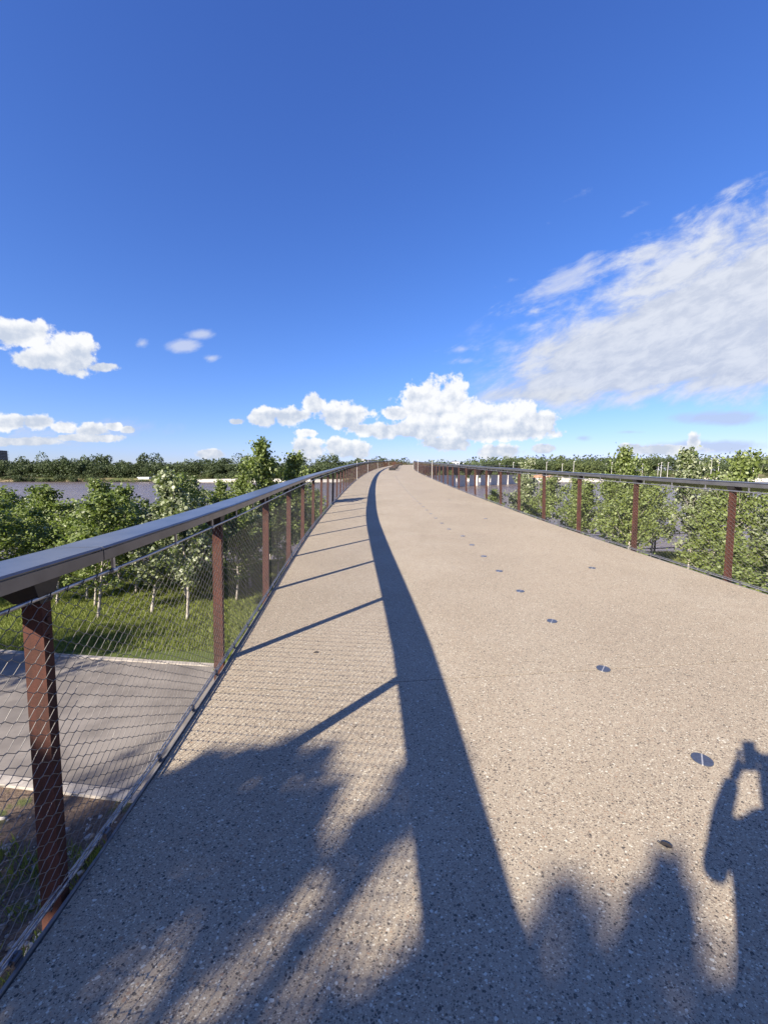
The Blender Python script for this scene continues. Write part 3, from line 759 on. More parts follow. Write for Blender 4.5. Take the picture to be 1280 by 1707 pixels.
def grow_tree(seed, h, w, nleaf, lsize, m_leaf, m_bark, clear=0.24, trunk_r=0.05, nbr=34, spread=0.26):
    g = np.random.default_rng(seed); mb = MB()
    lean = g.normal(size=2) * 0.06 * h
    def axis(t): return Vector((lean[0] * t * t + 0.02 * h * math.sin(t * 5 + seed), lean[1] * t * t + 0.02 * h * math.cos(t * 4 + seed), h * 0.95 * t))
    mb.tube([axis(t) - Vector((0, 0, 0.15 if t == 0 else 0)) for t in (0, .05, .2, .4, .6, .8, 1)], [trunk_r * 1.35, trunk_r, trunk_r * .85, trunk_r * .65, trunk_r * .45, trunk_r * .25, trunk_r * .07], 8)
    P = []; Wt = []
    for i in range(nbr):
        t = clear + (1 - clear) * (i + g.random() * 0.9) / nbr * 0.97
        q = (t - clear) / (1 - clear); prof = ((1 - q) ** 0.8 * 0.95 + 0.12) * min(1, q * 5 + 0.45)
        ln = w * prof * (0.62 + 0.75 * g.random()); az = i * 2.4 + g.normal() * 0.5; upa = 0.50 + 0.50 * q + 0.16 * g.normal()
        a = axis(t); dr = Vector((math.cos(az) * math.cos(upa), math.sin(az) * math.cos(upa), math.sin(upa)))
        mid = a + dr * ln * 0.5; e = a + dr * ln + Vector((0, 0, 0.32 * ln))
        r0 = trunk_r * 0.33 * (1 - q * 0.6)
        mb.tube([a, mid, e], [r0, r0 * .6, r0 * .15], 5, False)
        for k in range(9):
            c = a.lerp(e, 0.25 + 0.80 * (k + g.random()) / 9)
            P.append(c + Vector(np.clip(g.normal(size=3), -1.6, 1.6)) * ln * 0.13); Wt.append(0.5 + ln)
    # a few loose leaders on top
    for k in range(5):
        P.append(axis(1) + Vector((g.normal() * .04 * w, g.normal() * .04 * w, g.random() * 0.02 * h))); Wt.append(.3 * w + .3)
    P = np.array([tuple(p) for p in P]); Wt = np.array(Wt); Wt = Wt / Wt.sum()
    idx = g.choice(len(P), nleaf, p=Wt)
    pts = P[idx] + np.clip(g.normal(size=(nleaf, 3)), -1.9, 1.9) * w * spread * (0.14 + 0.34 * g.random((nleaf, 1)) ** 2)
    lm = leaf_cloud(pts, lsize, 0.45, 0.35, 0.85, seed + 50, 'crown', m_leaf)
    return mb.mesh('trunk', m_bark, True), lm
young = []
for i in range(9):
    h = 3.7; young.append(grow_tree(100 + i, h, 0.95 + 0.15 * (i % 3), 6200, 0.082, M['leaf'] if i % 3 else M['leaf_pale'], M['bark'], 0.24, 0.037))
def put_tree(kind, x, y, sc, scz, rz, label, group, name='young_tree', cat='tree', lib=None, base=None):
    z = float(terrain_z(x, y)) if base is None else base
    t = empty(name, (x, y, z), rz); t.scale = (sc, sc, scz)
    tm_, lm = (lib or young)[kind]
    link('trunk', tm_, t); link('crown', lm, t)
    return tag(t, label, cat, group)
GL = 'young trees on the lawn left of the bridge'; GR = 'young trees right of the bridge'
left = [  # x, y, height, label
    (-4.95, 9.35, 3.75, 'slim young tree with pale trunk standing alone on the lawn past the path'),
    (-7.25, 9.5, 3.15, 'small tree with bare grey trunk on the lawn left of the lone slim tree'),
    (-10.2, 9.9, 2.95, 'leafy tree at the left frame edge, its crown above the near handrail'),
    (-12.6, 11.2, 3.0, 'tree cut by the left frame edge behind the leafy one'),
    (-8.6, 12.3, 3.2, 'pointed young tree second from the left in the front line above the handrail'),
    (-6.6, 12.7, 3.55, 'tree with a tall whippy top between the two front trunks'),
    (-7.6, 15.6, 3.7, 'thin young tree showing against the river in the second lawn row'),
    (-10.4, 15.2, 3.1, 'rounded tree in the second lawn row near the frame edge'),
    (-5.2, 13.2, 3.6, 'leafy tree just behind the lone slim tree'),
    (-4.35, 12.3, 3.2, 'low leafy tree seen through the net beside the second railing post'),
    (-4.55, 14.4, 4.75, 'tallest bright green tree rising above the left handrail against the sky'),
    (-3.75, 15.0, 4.35, 'slightly lower bright tree touching the tallest one, beside the handrail'),
    (-6.3, 15.0, 3.4, 'young tree just left of the tallest tree, near the white rocks'),
    (-8.9, 16.8, 3.2, 'tree in the middle of the third lawn row'),
    (-8.0, 10.3, 2.75, 'low leafy tree just left of the left bare trunk, above the handrail'),
    (-6.15, 9.95, 2.75, 'low leafy tree between the two bare front trunks'),
    (-9.2, 10.6, 2.85, 'bushy tree above the near handrail, third from the frame edge'),
    (-10.9, 11.3, 3.15, 'bushy tree near the left frame edge, behind the front one'),
    (-7.0, 13.9, 3.3, 'bright young tree in the gap where the river shows'),
    (-4.3, 10.9, 2.9, 'low tree seen through the net just right of the lone slim tree'),
    (-3.6, 12.9, 3.0, 'low bright tree behind the third railing post'),
    (-6.2, 18.3, 3.2, 'tree in the third lawn row, left of the tallest tree'),
    (-5.0, 16.4, 3.3, 'bushy tree behind the tallest one, pale leaves near the rocks'),
    (-3.7, 17.6, 3.6, 'dense tree behind the third and fourth railing posts'),
    (-4.9, 20.2, 3.2, 'small tree on the lawn edge above the white rocks'),
    (-3.5, 21.2, 3.9, 'tree beside the bridge where the river first shows through the net'),
    (-8.4, 19.6, 3.4, 'tree at the back of the lawn near the water, left of the rocks'),
    (-12.6, 18.8, 3.2, 'tree at the back of the lawn near the water, far left'),
    (-15.5, 14.6, 3.0, 'tree at the far left of the second lawn row'),
    (-11.4, 22.2, 3.5, 'tree on the river bank at far left, behind the others'),
    (-6.8, 22.8, 3.4, 'tree on the river bank just left of the tallest tree'),
    (-17.5, 19.5, 3.6, 'outermost tree of the back row on the left'),
    (-14.6, 24.2, 3.6, 'outermost tree of the river bank row on the left'),
    (-8.7, 10.9, 2.8, 'leafy tree filling the space above the near handrail, second from the frame edge'),
    (-11.4, 12.6, 3.25, 'whip-topped tree a little in from the left frame edge'),
    (-7.6, 11.6, 2.85, 'small leafy tree above the handrail joint'),
    (-5.9, 11.0, 3.1, 'leafy tree between the two front trunks, slightly behind them'),
    (-9.6, 13.6, 3.4, 'tall narrow tree between the edge trees and the river gap'),
    (-13.4, 14.0, 3.1, 'tree behind the ones at the left frame edge'),
]
for i, (x, y, h, lb) in enumerate(left):
    put_tree(i % 9 if 'tallest' not in lb else 4, x, y, 1.0 + 0.08 * math.sin(i * 3) + (0.35 if 'tallest green' in lb or 'tallest bright' in lb else 0), h / 3.7 * 1.02, i * 1.7, lb, GL)
right = [
    (9.4, 15.2, 4.5, 'pointed young tree rising highest over the rail, left of the other right-hand tips'),
    (10.5, 13.0, 4.4, 'pointed young tree whose tip tops the rail beside the nearest right post'),
    (11.1, 12.2, 4.15, 'young tree with a small tip over the rail at the right of the nearest post'),
    (11.9, 11.6, 3.8, 'young tree at the right frame edge, just reaching the handrail'),
    (7.3, 20.2, 4.9, 'tree with large pale leaves rising over the rail near the arches'),
    (8.0, 12.4, 3.2, 'leafy tree filling the net between the second and third right posts'),
    (9.55, 10.9, 2.9, 'leafy tree filling the net left of the nearest right post'),
    (10.6, 9.9, 2.9, 'low leafy tree right of the nearest right post, lit lawn below'),
    (7.75, 15.6, 3.2, 'dense tree behind the fourth right post'),
    (7.2, 17.6, 3.5, 'dense tree just left of the fourth right post'),
    (12.9, 14.4, 3.6, 'tree behind the right frame edge trees, near the fence'),
    (6.3, 24.4, 3.2, 'low bush-like tree in front of the arched far spans'),
    (8.6, 9.3, 1.9, 'low leafy shrub close under the right railing'),
    (14.8, 13.0, 3.9, 'outermost tree on the right, at the edge of the picture'),
    (8.7, 13.9, 3.3, 'tree behind the second and third right posts, below the handrail'),
    (8.6, 16.9, 3.5, 'tree behind the third right post, level with the handrail'),
    (6.9, 19.0, 3.6, 'tree filling the net between the fourth and fifth right posts'),
    (10.9, 15.4, 3.4, 'tree behind the tree beside the nearest right post'),
    (6.4, 21.8, 3.5, 'tree behind the fifth right post, near the arches'),
    (11.9, 17.8, 3.5, 'tree on the right bank behind the dark fence end'),
]
for i, (x, y, h, lb) in enumerate(right):
    put_tree((i * 2 + 1) % 9, x, y, 0.98 + 0.08 * math.sin(i * 2), h / 3.7 * 1.03, i * 2.3, lb, GR)

# ------------------------------------------------------------------ the shading tree behind the camera, left
def poly_in(px, py, poly):
    ins = np.zeros(len(px), bool); n = len(poly)
    for i in range(n):
        x1, y1 = poly[i]; x2, y2 = poly[(i + 1) % n]
        c = ((y1 > py) != (y2 > py)) & (px < (x2 - x1) * (py - y1) / (y2 - y1 + 1e-9) + x1); ins ^= c
    return ins
def shade_tree():
    # where its shade lies on the deck, in deck metres: the crown is shaped to cast this outline
    def gd(px, py):
        a = (px - 640) / 641; b = (py - 853.5) / 641; c, s = math.cos(R(5.9)), math.sin(R(5.9))
        dn = b * c + s; z = 0.14 * (a / dn * EYE + 1.25) / 6.3; return (a / dn * (EYE - z), (c - b * s) / dn * (EYE - z))
    dark = [[(150, 1330), (245, 1305), (300, 1290), (345, 1262), (410, 1250), (450, 1240), (505, 1225), (540, 1245), (568, 1290), (560, 1350), (545, 1420), (500, 1500), (450, 1560), (380, 1620), (300, 1707), (0, 1707), (40, 1500)],
            [(640, 1330), (690, 1270), (760, 1250), (800, 1400), (700, 1400), (660, 1400), (640, 1440), (600, 1500), (560, 1560), (520, 1600), (440, 1707), (340, 1707), (420, 1640), (500, 1560), (560, 1460), (600, 1380)],
            [(560, 1600), (620, 1650), (690, 1560), (712, 1520), (760, 1560), (880, 1590), (905, 1500), (950, 1475), (985, 1490), (1010, 1570), (1040, 1560), (1055, 1470), (1085, 1440), (1130, 1440), (1160, 1500), (1175, 1600), (1200, 1620), (1400, 1600), (1400, 1800), (500, 1800), (520, 1690)]]
    light = [[(400, 1330), (430, 1290), (450, 1290), (425, 1325)], [(350, 1350), (375, 1318), (395, 1310), (372, 1345)],
             [(280, 1570), (330, 1500), (385, 1480), (350, 1540), (300, 1585)], [(150, 1707), (230, 1620), (300, 1585), (300, 1640), (240, 1707)],
             [(470, 1707), (520, 1620), (560, 1600), (540, 1707)], [(925, 1580), (945, 1545), (975, 1560), (965, 1600), (930, 1600)], [(1180, 1600), (1195, 1560), (1214, 1600)]]
    D = [[gd(*q) for q in p] for p in dark]; L = [[gd(*q) for q in p] for p in light]
    g = np.random.default_rng(5)
    gx = g.uniform(-2.2, 2.6, 60000); gy = g.uniform(0.25, 2.9, 60000)
    m = np.zeros(len(gx), bool)
    for p in D: m |= poly_in(gx, gy, p)
    m |= (gy < 1.02) & (gx > -1.5)
    for p in L: m &= ~poly_in(gx, gy, p)
    gx, gy = gx[m], gy[m]; n0 = len(gx); keep = g.permutation(n0)[:9800]; gx, gy = gx[keep], gy[keep]
    h = 5.2 + 1.0 * np.sin(gx * 2.1 + 1) + 0.8 * np.sin(gy * 2.7 + gx) + g.normal(size=len(gx)) * 0.35 + 0.6 * np.sin(gx * 5 + gy * 4)
    A = np.stack([gx - 1.327 * h, gy - 1.42 * h, h + 0.14 * np.clip(gx + 1.25, 0, 6) / 6.3], 1)
    # the rest of the crown, whose shade falls behind the camera or off the deck
    k = 16000; c = g.normal(size=(k, 3)); c /= np.linalg.norm(c, axis=1)[:, None]; c *= (g.random(k) ** 0.4)[:, None]
    C = c * np.array([3.4, 3.4, 2.4]) + np.array([-8.9, -8.2, 5.9])
    C += np.sin(C[:, [1, 2, 0]] * 2.3) * 0.35
    sx = C[:, 0] + 1.327 * C[:, 2]; sy = C[:, 1] + 1.42 * C[:, 2]
    ok = (sy < 0.2) | (sx < -3.5) | ((sx < -1.9) & (sy < 1.6))
    clump = np.sin(C[:, 0] * 3.1) + np.sin(C[:, 1] * 2.9 + 1) + np.sin(C[:, 2] * 3.7 + 2) > -0.9
    C = C[ok & clump & (C[:, 2] > 3.0)]
    pts = np.concatenate([A, C])
    t = empty('shade_tree', (-8.7, -8.3, float(terrain_z(-8.7, -8.3))), label='broad leafy tree on the bank behind the viewer, shading the near deck', cat='tree')
    O = t.location
    link('crown', leaf_cloud(pts - np.array(O), 0.085, 0.4, 0.2, 0.8, 9, 'crown', M['leaf']), t)
    mb = MB(); top = Vector((-8.7, -8.3, 5.6))
    mb.tube([O - O - Vector((0, 0, .3)), Vector((0.05, 0, .5)), Vector((0, 0.08, 2.6)), top - O], [0.28, 0.21, 0.16, 0.07], 12)
    for i in g.permutation(len(pts))[:46]:
        e = Vector(pts[i]) - O; s0 = Vector((0, 0.05, 2.4 + 2.6 * g.random()))
        sx = (e + O).x + 1.327 * (e + O).z
        md = s0.lerp(e, 0.5) + Vector((0, 0, 0.25))
        mb.tube([s0, md, e], [0.04, 0.022, 0.005], 6, False)
    mb.build('trunk', M['bark_dark'], t, True)
shade_tree()
big = [grow_tree(300 + i, 6.5, 2.4, 9000, 0.11, M['leaf'], M['bark_dark'], 0.28, 0.11, 46, 0.3) for i in range(2)]
for i, (x, y, s, lb) in enumerate([(-13.2, 1.2, 0.85, 'wide tree outside the left frame edge that shades the path'), (-16.5, 6.0, 0.8, 'wide tree left of the path beyond the frame'),
                                   (-12.2, -7.2, 1.1, 'tall tree on the bank behind the viewer, shading the earth beside the path')]):
    put_tree(i % 2, x, y, s, s, i * 2, lb, None, 'spreading_tree', 'tree', big)

# ------------------------------------------------------------------ grass, pebbles, rocks
def grass_area(name, xr, yr, dens, seed, hscale=1.0):
    nx = max(2, int((xr[1] - xr[0]) / 0.8)); ny = max(2, int((yr[1] - yr[0]) / 0.8))
    X, Y = np.meshgrid(np.linspace(*xr, nx + 1), np.linspace(*yr, ny + 1), indexing='ij'); Z = terrain_z(X, Y)
    v = np.stack([X, Y, Z], -1).reshape(-1, 3); i, j = np.meshgrid(np.arange(nx), np.arange(ny), indexing='ij'); a = (i * (ny + 1) + j).ravel()
    f = np.stack([a, a + ny + 1, a + ny + 2, a + 1], -1)
    # keep the path free
    c = v[f].mean(1); pn = np.interp(c[:, 0], [p[0] for p in PATH_NEAR], [p[1] for p in PATH_NEAR]); pf = np.interp(c[:, 0], [p[0] for p in PATH_FAR], [p[1] for p in PATH_FAR])
    f = f[(c[:, 1] < pn - .55) | (c[:, 1] > pf + .3)]
    o = link(name, np_mesh(name, v, f, M['grass']))
    g = np.random.default_rng(seed); tv = []; tf = []
    for b in range(16):
        az = g.random() * 6.28; r = 0.075 * math.sqrt(g.random()); h = (0.05 + 0.06 * g.random()) * hscale; w = 0.0045
        bx, by = r * math.cos(az), r * math.sin(az); a2 = g.random() * 6.28; dx, dy = math.cos(a2) * w, math.sin(a2) * w
        lx, ly = g.normal() * .03, g.normal() * .03; k = len(tv)
        tv += [(bx - dx, by - dy, -0.01), (bx + dx, by + dy, -0.01), (bx + dx * .6 + lx * .5, by + dy * .6 + ly * .5, h * .6), (bx + lx, by + ly, h)]
        tf += [(k, k + 1, k + 2), (k, k + 2, k + 3)]
    tme = bpy.data.meshes.new('grass_tuft'); tme.from_pydata(tv, [], tf); tme.materials.append(M['grass'])
    to = bpy.data.objects.new('grass_tuft', tme)
    ng = bpy.data.node_groups.new(name, 'GeometryNodeTree'); ng.is_modifier = True
    ng.interface.new_socket('Geometry', in_out='INPUT', socket_type='NodeSocketGeometry'); ng.interface.new_socket('Geometry', in_out='OUTPUT', socket_type='NodeSocketGeometry')
    N = ng.nodes; gi = N.new('NodeGroupInput'); go = N.new('NodeGroupOutput')
    dp = N.new('GeometryNodeDistributePointsOnFaces'); dp.inputs['Density'].default_value = dens; dp.inputs['Seed'].default_value = seed
    oi = N.new('GeometryNodeObjectInfo'); oi.inputs['Object'].default_value = to; oi.inputs['As Instance'].default_value = True
    ip = N.new('GeometryNodeInstanceOnPoints'); rv = N.new('FunctionNodeRandomValue'); rv.data_type = 'FLOAT'
    rv.inputs[2].default_value = 0.55; rv.inputs[3].default_value = 1.35
    rr = N.new('FunctionNodeRandomValue'); rr.data_type = 'FLOAT_VECTOR'; rr.inputs[0].default_value = (-.1, -.1, 0); rr.inputs[1].default_value = (.1, .1, 6.28)
    L = ng.links.new
    L(gi.outputs[0], dp.inputs[0]); L(dp.outputs[0], ip.inputs['Points']); L(oi.outputs['Geometry'], ip.inputs['Instance'])
    L(rr.outputs[0], ip.inputs['Rotation']); L(rv.outputs[1], ip.inputs['Scale']); L(ip.outputs[0], go.inputs[0])
    md = o.modifiers.new('grass', 'NODES'); md.node_group = ng
    return tag(o, kind='stuff')
tag(grass_area('lawn_grass', (-26, -2.4), (6.9, 26), 150, 3), 'mown bright grass of the lawn left of the bridge beyond the path', 'grass')
tag(grass_area('verge_grass', (-14, -2.0), (2.4, 4.6), 60, 4, 1.3), 'thin rough grass on the bare earth between path and bridge', 'grass')
tag(grass_area('bank_grass', (5.8, 26), (3.0, 24), 60, 5, 1.3), 'rough grass on the bank right of the bridge', 'grass')

def rock_variants(m, n=6):
    out = []
    for i in range(n):
        g = np.random.default_rng(60 + i); t = (1 + 5 ** .5) / 2
        v = np.array([(-1, t, 0), (1, t, 0), (-1, -t, 0), (1, -t, 0), (0, -1, t), (0, 1, t), (0, -1, -t), (0, 1, -t), (t, 0, -1), (t, 0, 1), (-t, 0, -1), (-t, 0, 1)]) / 1.9
        v = v * (0.75 + 0.5 * g.random((12, 1))) * np.array([1, .8, .6])
        f = np.array([(0, 11, 5), (0, 5, 1), (0, 1, 7), (0, 7, 10), (0, 10, 11), (1, 5, 9), (5, 11, 4), (11, 10, 2), (10, 7, 6), (7, 1, 8), (3, 9, 4), (3, 4, 2), (3, 2, 6), (3, 6, 8), (3, 8, 9), (4, 9, 5), (2, 4, 11), (6, 2, 10), (8, 6, 7), (9, 8, 1)])
        out.append((v, f))
    return out
RV = rock_variants(None)
def rock_field(name, pts, sizes, m, label, cat, seed=1):
    g = np.random.default_rng(seed); vs = []; fs = []; n = 0
    for p, s in zip(pts, sizes):
        v, f = RV[g.integers(6)]; a = g.random() * 6.28; c, s_ = math.cos(a), math.sin(a)
        w = v @ np.array([[c, s_, 0], [-s_, c, 0], [0, 0, 1]]) * s + p; vs.append(w); fs.append(f + n); n += 12
    o = link(name, np_mesh(name, np.concatenate(vs), np.concatenate(fs), m)); return tag(o, label, cat, kind='stuff')
g = np.random.default_rng(8)
n = 3200; x = g.uniform(-9, -1.4, n) ; y = g.uniform(-0.5, 3.9, n); k = (g.random(n) < 0.35 + 0.65 * (y < 3.0))
x, y = x[k], y[k]
rock_field('gravel_pebbles', np.stack([x, y, terrain_z(x, y) + 0.005], 1), 0.012 + 0.045 * g.random(len(x)) ** 2.2, M['pebble'], 'scattered pale pebbles on the bare earth beside the bridge', 'pebbles', 2)
n = 1500; x = g.uniform(-30, 34, n); y = g.uniform(24.5, 35, n)
rock_field('bank_riprap', np.stack([x, y, terrain_z(x, y) + 0.05], 1), 0.25 + 0.45 * g.random(n), M['rock'], 'pale riprap rocks along the near river bank', 'rocks', 3)
n = 5200; x = g.uniform(8, 520, n); tt = g.random(n); y = 322 + 17 * tt - 5 * np.sin(x * 0.013)
rock_field('far_riprap', np.stack([x, y, terrain_z(x, y) + 0.5 + 0.6 * tt], 1), 0.7 + 1.3 * g.random(n), M['rock'], 'bright riprap slope on the far river bank right of the bridge', 'rocks', 4)
n = 500; x = g.uniform(-190, -45, n); y = 318 + 8 * g.random(n)
# low sand bank on the left shore
mb = MB(); N_ = 40
for i in range(N_ + 1):
    xx = -186 + 150 * i / N_; e = math.sin(math.pi * i / N_) ** .4
    mb.v += [(xx, 312 - 2 * math.sin(i * .7), WATER - .5), (xx, 316, WATER + 1.6 * e + .2 * math.sin(i)), (xx, 330, WATER + 2.6 * e), (xx, 345, WATER + 2.0)]
for i in range(N_):
    for j in range(3): a = i * 4 + j; mb.f.append((a, a + 4, a + 5, a + 1))
tag(mb.build('sand_bank', M['sand'], None, True), kind='structure')

# ------------------------------------------------------------------ black fence on the right bank
def black_fence():
    A = Vector((9.5, 23.8, 0)); B = Vector((25, 17.5, 0)); n = 8
    t = empty('bank_fence', (A.x, A.y, float(terrain_z(A.x, A.y))), label='low black metal fence on the right bank in front of the water', cat='fence'); O = t.location.copy()
    P = [A.lerp(B, i / n) for i in range(n + 1)]
    for p in P: p.z = float(terrain_z(p.x, p.y)) + 0.25
    for p in P:
        mb = MB(); mb.box(p + Vector((0, 0, .45)) - O, (.07, .07, 1.35)); mb.build('post', M['black'], t)
    for h in (1.08, 0.93, 0.16):
        mb = MB(); mb.tube([p + Vector((0, 0, h)) - O for p in P], 0.03, 8); mb.build('rail', M['black'], t)
black_fence()

# ------------------------------------------------------------------ far shore: trees, lamps, buildings
def far_tree(seed, m):
    g = np.random.default_rng(seed); P = []
    for k in range(7):
        c = np.array([g.normal() * .26, g.normal() * .26, 0.34 + 0.44 * g.random()]); r = 0.20 + 0.13 * g.random()
        q = g.normal(size=(190, 3)); q /= np.linalg.norm(q, axis=1)[:, None]; q *= r * (0.8 + 0.25 * g.random((190, 1)))
        P.append(c + q * np.array([1, 1, .85]))
    q = g.normal(size=(240, 3)) * np.array([.26, .26, .10]) + np.array([0, 0, .16]); P.append(q)
    P = np.concatenate(P); P[:, 2] = np.clip(P[:, 2], 0.0, 1.3)
    return leaf_cloud(P, 0.066, 0.5, 0.0, 1.1, seed, 'distant_tree', m, True)
FT = [far_tree(500 + i, M['leaf_far']) for i in range(8)]; FL = [far_tree(520 + i, M['leaf_far_light']) for i in range(5)]
g = np.random.default_rng(21)
def where(u):
    for lim, w in ((-0.96, ', by the tower'), (-0.72, ', left of the white shed'), (-0.56, ', near the white shed'), (-0.38, ', behind the pale sand bank'), (-0.2, ', beside the tallest young tree'),
                   (0.0, ', over the left railing'), (0.12, ', over the deck end'), (0.27, ', near the small white buildings'), (0.42, ', near the first reddish wall'),
                   (0.50, ', right of the first reddish wall'), (0.58, ', above the second reddish wall'), (0.68, ', behind the highest pointed tree'), (0.78, ', between the two pointed trees'), (0.88, ', behind the nearest right post'), (9, ', at the right frame edge')):
        if u < lim: return w
def far_row(n, xr, yf, hr, wr, lib, name, label, group, light=0.0):
    for i in range(n):
        x = xr[0] + (xr[1] - xr[0]) * (i + g.random() * .8) / n; y = yf(x) + g.normal() * 3
        lb = FL if g.random() < light else lib
        o = link(name, lb[g.integers(len(lb))], None, (x, y, float(terrain_z(x, y)) - 0.6)); h = hr[0] + (hr[1] - hr[0]) * g.random() ** 1.3
        w = wr[0] + (wr[1] - wr[0]) * g.random(); h *= 1.0 + 0.09 * math.sin(x * 0.041 + 1) + 0.07 * math.sin(x * 0.13) + (0.22 if g.random() < 0.07 else 0); o.scale = (w, w, h); o.rotation_euler = (0, 0, g.random() * 6.28)
        u_ = x / y; tag(o, ('tall ' if h > hr[0] + 0.55 * (hr[1] - hr[0]) else 'low ') + label.replace('taller ', '').replace('small ', '') + where(u_), 'tree', group)
# left shore
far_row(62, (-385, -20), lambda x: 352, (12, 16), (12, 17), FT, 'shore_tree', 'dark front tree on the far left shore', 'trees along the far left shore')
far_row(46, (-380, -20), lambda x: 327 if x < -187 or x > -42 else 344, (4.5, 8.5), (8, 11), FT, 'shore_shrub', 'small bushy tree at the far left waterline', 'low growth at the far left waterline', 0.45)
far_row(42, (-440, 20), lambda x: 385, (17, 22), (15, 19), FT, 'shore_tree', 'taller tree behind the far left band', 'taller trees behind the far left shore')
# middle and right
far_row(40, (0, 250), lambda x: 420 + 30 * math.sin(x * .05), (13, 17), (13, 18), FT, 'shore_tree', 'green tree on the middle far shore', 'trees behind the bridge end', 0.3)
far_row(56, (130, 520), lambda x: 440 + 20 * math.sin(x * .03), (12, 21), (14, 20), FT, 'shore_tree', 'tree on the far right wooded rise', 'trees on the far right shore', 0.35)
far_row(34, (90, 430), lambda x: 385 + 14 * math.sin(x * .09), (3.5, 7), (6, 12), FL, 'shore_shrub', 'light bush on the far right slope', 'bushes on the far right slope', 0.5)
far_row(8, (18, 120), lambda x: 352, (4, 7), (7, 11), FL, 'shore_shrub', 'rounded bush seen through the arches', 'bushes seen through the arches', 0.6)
# wood that reads as one mass behind
P = []
for i in range(30000):
    pass
n = 26000; px_ = g.uniform(-560, 640, n); py_ = g.uniform(455, 620, n)
base = terrain_z(px_, py_)
cell = np.sin(px_ * .21 + np.sin(py_ * .05)) + np.sin(px_ * .093 + 2) + np.sin(px_ * .47 + py_ * .1)
top = 12.5 + 2.4 * cell + np.where((px_ > 140), 3.0, 0)
pts = np.stack([px_, py_, base + top * g.random(n) ** .35], 1)
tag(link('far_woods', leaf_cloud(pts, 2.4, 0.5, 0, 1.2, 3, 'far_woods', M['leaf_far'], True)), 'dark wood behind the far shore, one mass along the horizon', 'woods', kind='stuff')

def lamp_meshes():
    a = MB(); a.tube([(0, 0, -.5), (0, 0, 1.2), (0, 0, 12)], [.24, .21, .14], 8); b = MB(); b.box((0.35, 0, 12.15), (1.3, .5, .3))
    return a.mesh('pole', M['pole']), b.mesh('lamp_head', M['pole'])
la, lb_ = lamp_meshes()
for i, (px, d, h) in enumerate([(779, 420, 1.0), (831, 400, 1), (854, 360, 1.1), (909, 352, 1.1), (935, 372, 1), (954, 350, 1.15), (1007, 395, 1), (1017, 365, 1.1), (1068, 380, 1), (1094, 390, 1),
                             (1099, 362, 1.1), (1110, 372, 1.1), (1162, 372, 1.15), (1182, 358, 1.2), (1194, 365, 1.1), (1222, 385, 1.0), (1240, 390, .9), (1252, 366, 1.2), (730, 430, 1)]):
    x = (px - 640) / 641 * d; t = empty('lamp_post', (x, d, float(terrain_z(x, d)))); t.scale = (1, 1, h * 1.05)
    link('pole', la, t); link('lamp_head', lb_, t)
    tag(t, 'thin pale lamp post on the far shore' + where(x / d), 'lamp post', 'lamp posts on the far right shore')
def tower():
    t = empty('apartment_tower', (-704, 700, 2), label='dark high-rise tower above the trees at the left frame edge', cat='building')
    mb = MB(); mb.box((0, 0, 19.5), (30, 22, 39)); mb.build('wall', M['bldg_dark'], t)
    for k in range(14):
        mb = MB(); mb.box((0, 0, 2.2 + 2.75 * k), (33, 25, 0.55)); mb.build('floor_slab', M['bldg_slab'], t)
    for k in range(5):
        mb = MB(); mb.box((-13 + 6.5 * k, -11.6, 19.5), (0.9, 1.1, 39)); mb.build('fin', M['bldg_slab'], t)
    mb = MB(); mb.box((2, 0, 41), (12, 9, 3.5)); mb.build('roof_house', M['bldg_slab'], t)
tower()
def house(x, y, w, d, z0, z1, wall, label, rows=2, roof=None):
    t = empty('building', (x, y, z0), label=label, cat='building'); h = z1 - z0
    mb = MB(); mb.box((0, 0, h / 2), (w, d, h)); mb.build('wall', wall, t)
    mb = MB(); mb.box((0, 0, h + .3), (w + 1, d + 1, .6)); mb.build('roof', roof or M['bldg_slab'], t)
    nw = max(2, int(w / 4))
    for r in range(rows):
        for k in range(nw):
            mb = MB(); mb.box((-w / 2 + w * (k + .5) / nw, -d / 2 - .04, h - 2.4 - 3.4 * r), (w / nw * .55, .12, 1.7)); mb.build('window', M['glass'], t)
house(-33.5, 600, 9.5, 10, -3, 21.5, M['white'], 'white block above the trees at the far end of the left railing')
house(-21, 612, 15, 12, -3, 21.0, M['bldg_dark'], 'dark flat-roofed building beside the white block at the far end of the bridge')
house(92, 500, 9, 9, 3, 15.2, M['white'], 'small white building over the right handrail near the bridge end', 1)
house(100, 505, 7, 8, 3, 13.2, M['white'], 'lower white building touching the small white one', 1, M['white'])
house(-205, 331, 9, 4, WATER + 2.2, WATER + 3.3, M['white'], 'long low white shed at the left waterline', 1, M['white'])
mb = MB(); mb.box((0, 0, 0), (26, 1.2, 3.2)); o = mb.build('clay_wall', M['clay']); o.location = (143, 356, float(terrain_z(143, 356)) + 1.4)
tag(o, 'low reddish wall on the far bank above the pale rocks', 'wall')
mb = MB(); mb.box((0, 0, 0), (34, 1.2, 1.6)); o = mb.build('clay_wall', M['clay']); o.location = (198, 362, float(terrain_z(198, 362)) + .9)
tag(o, 'second low reddish wall, right of the first on the far bank', 'wall')

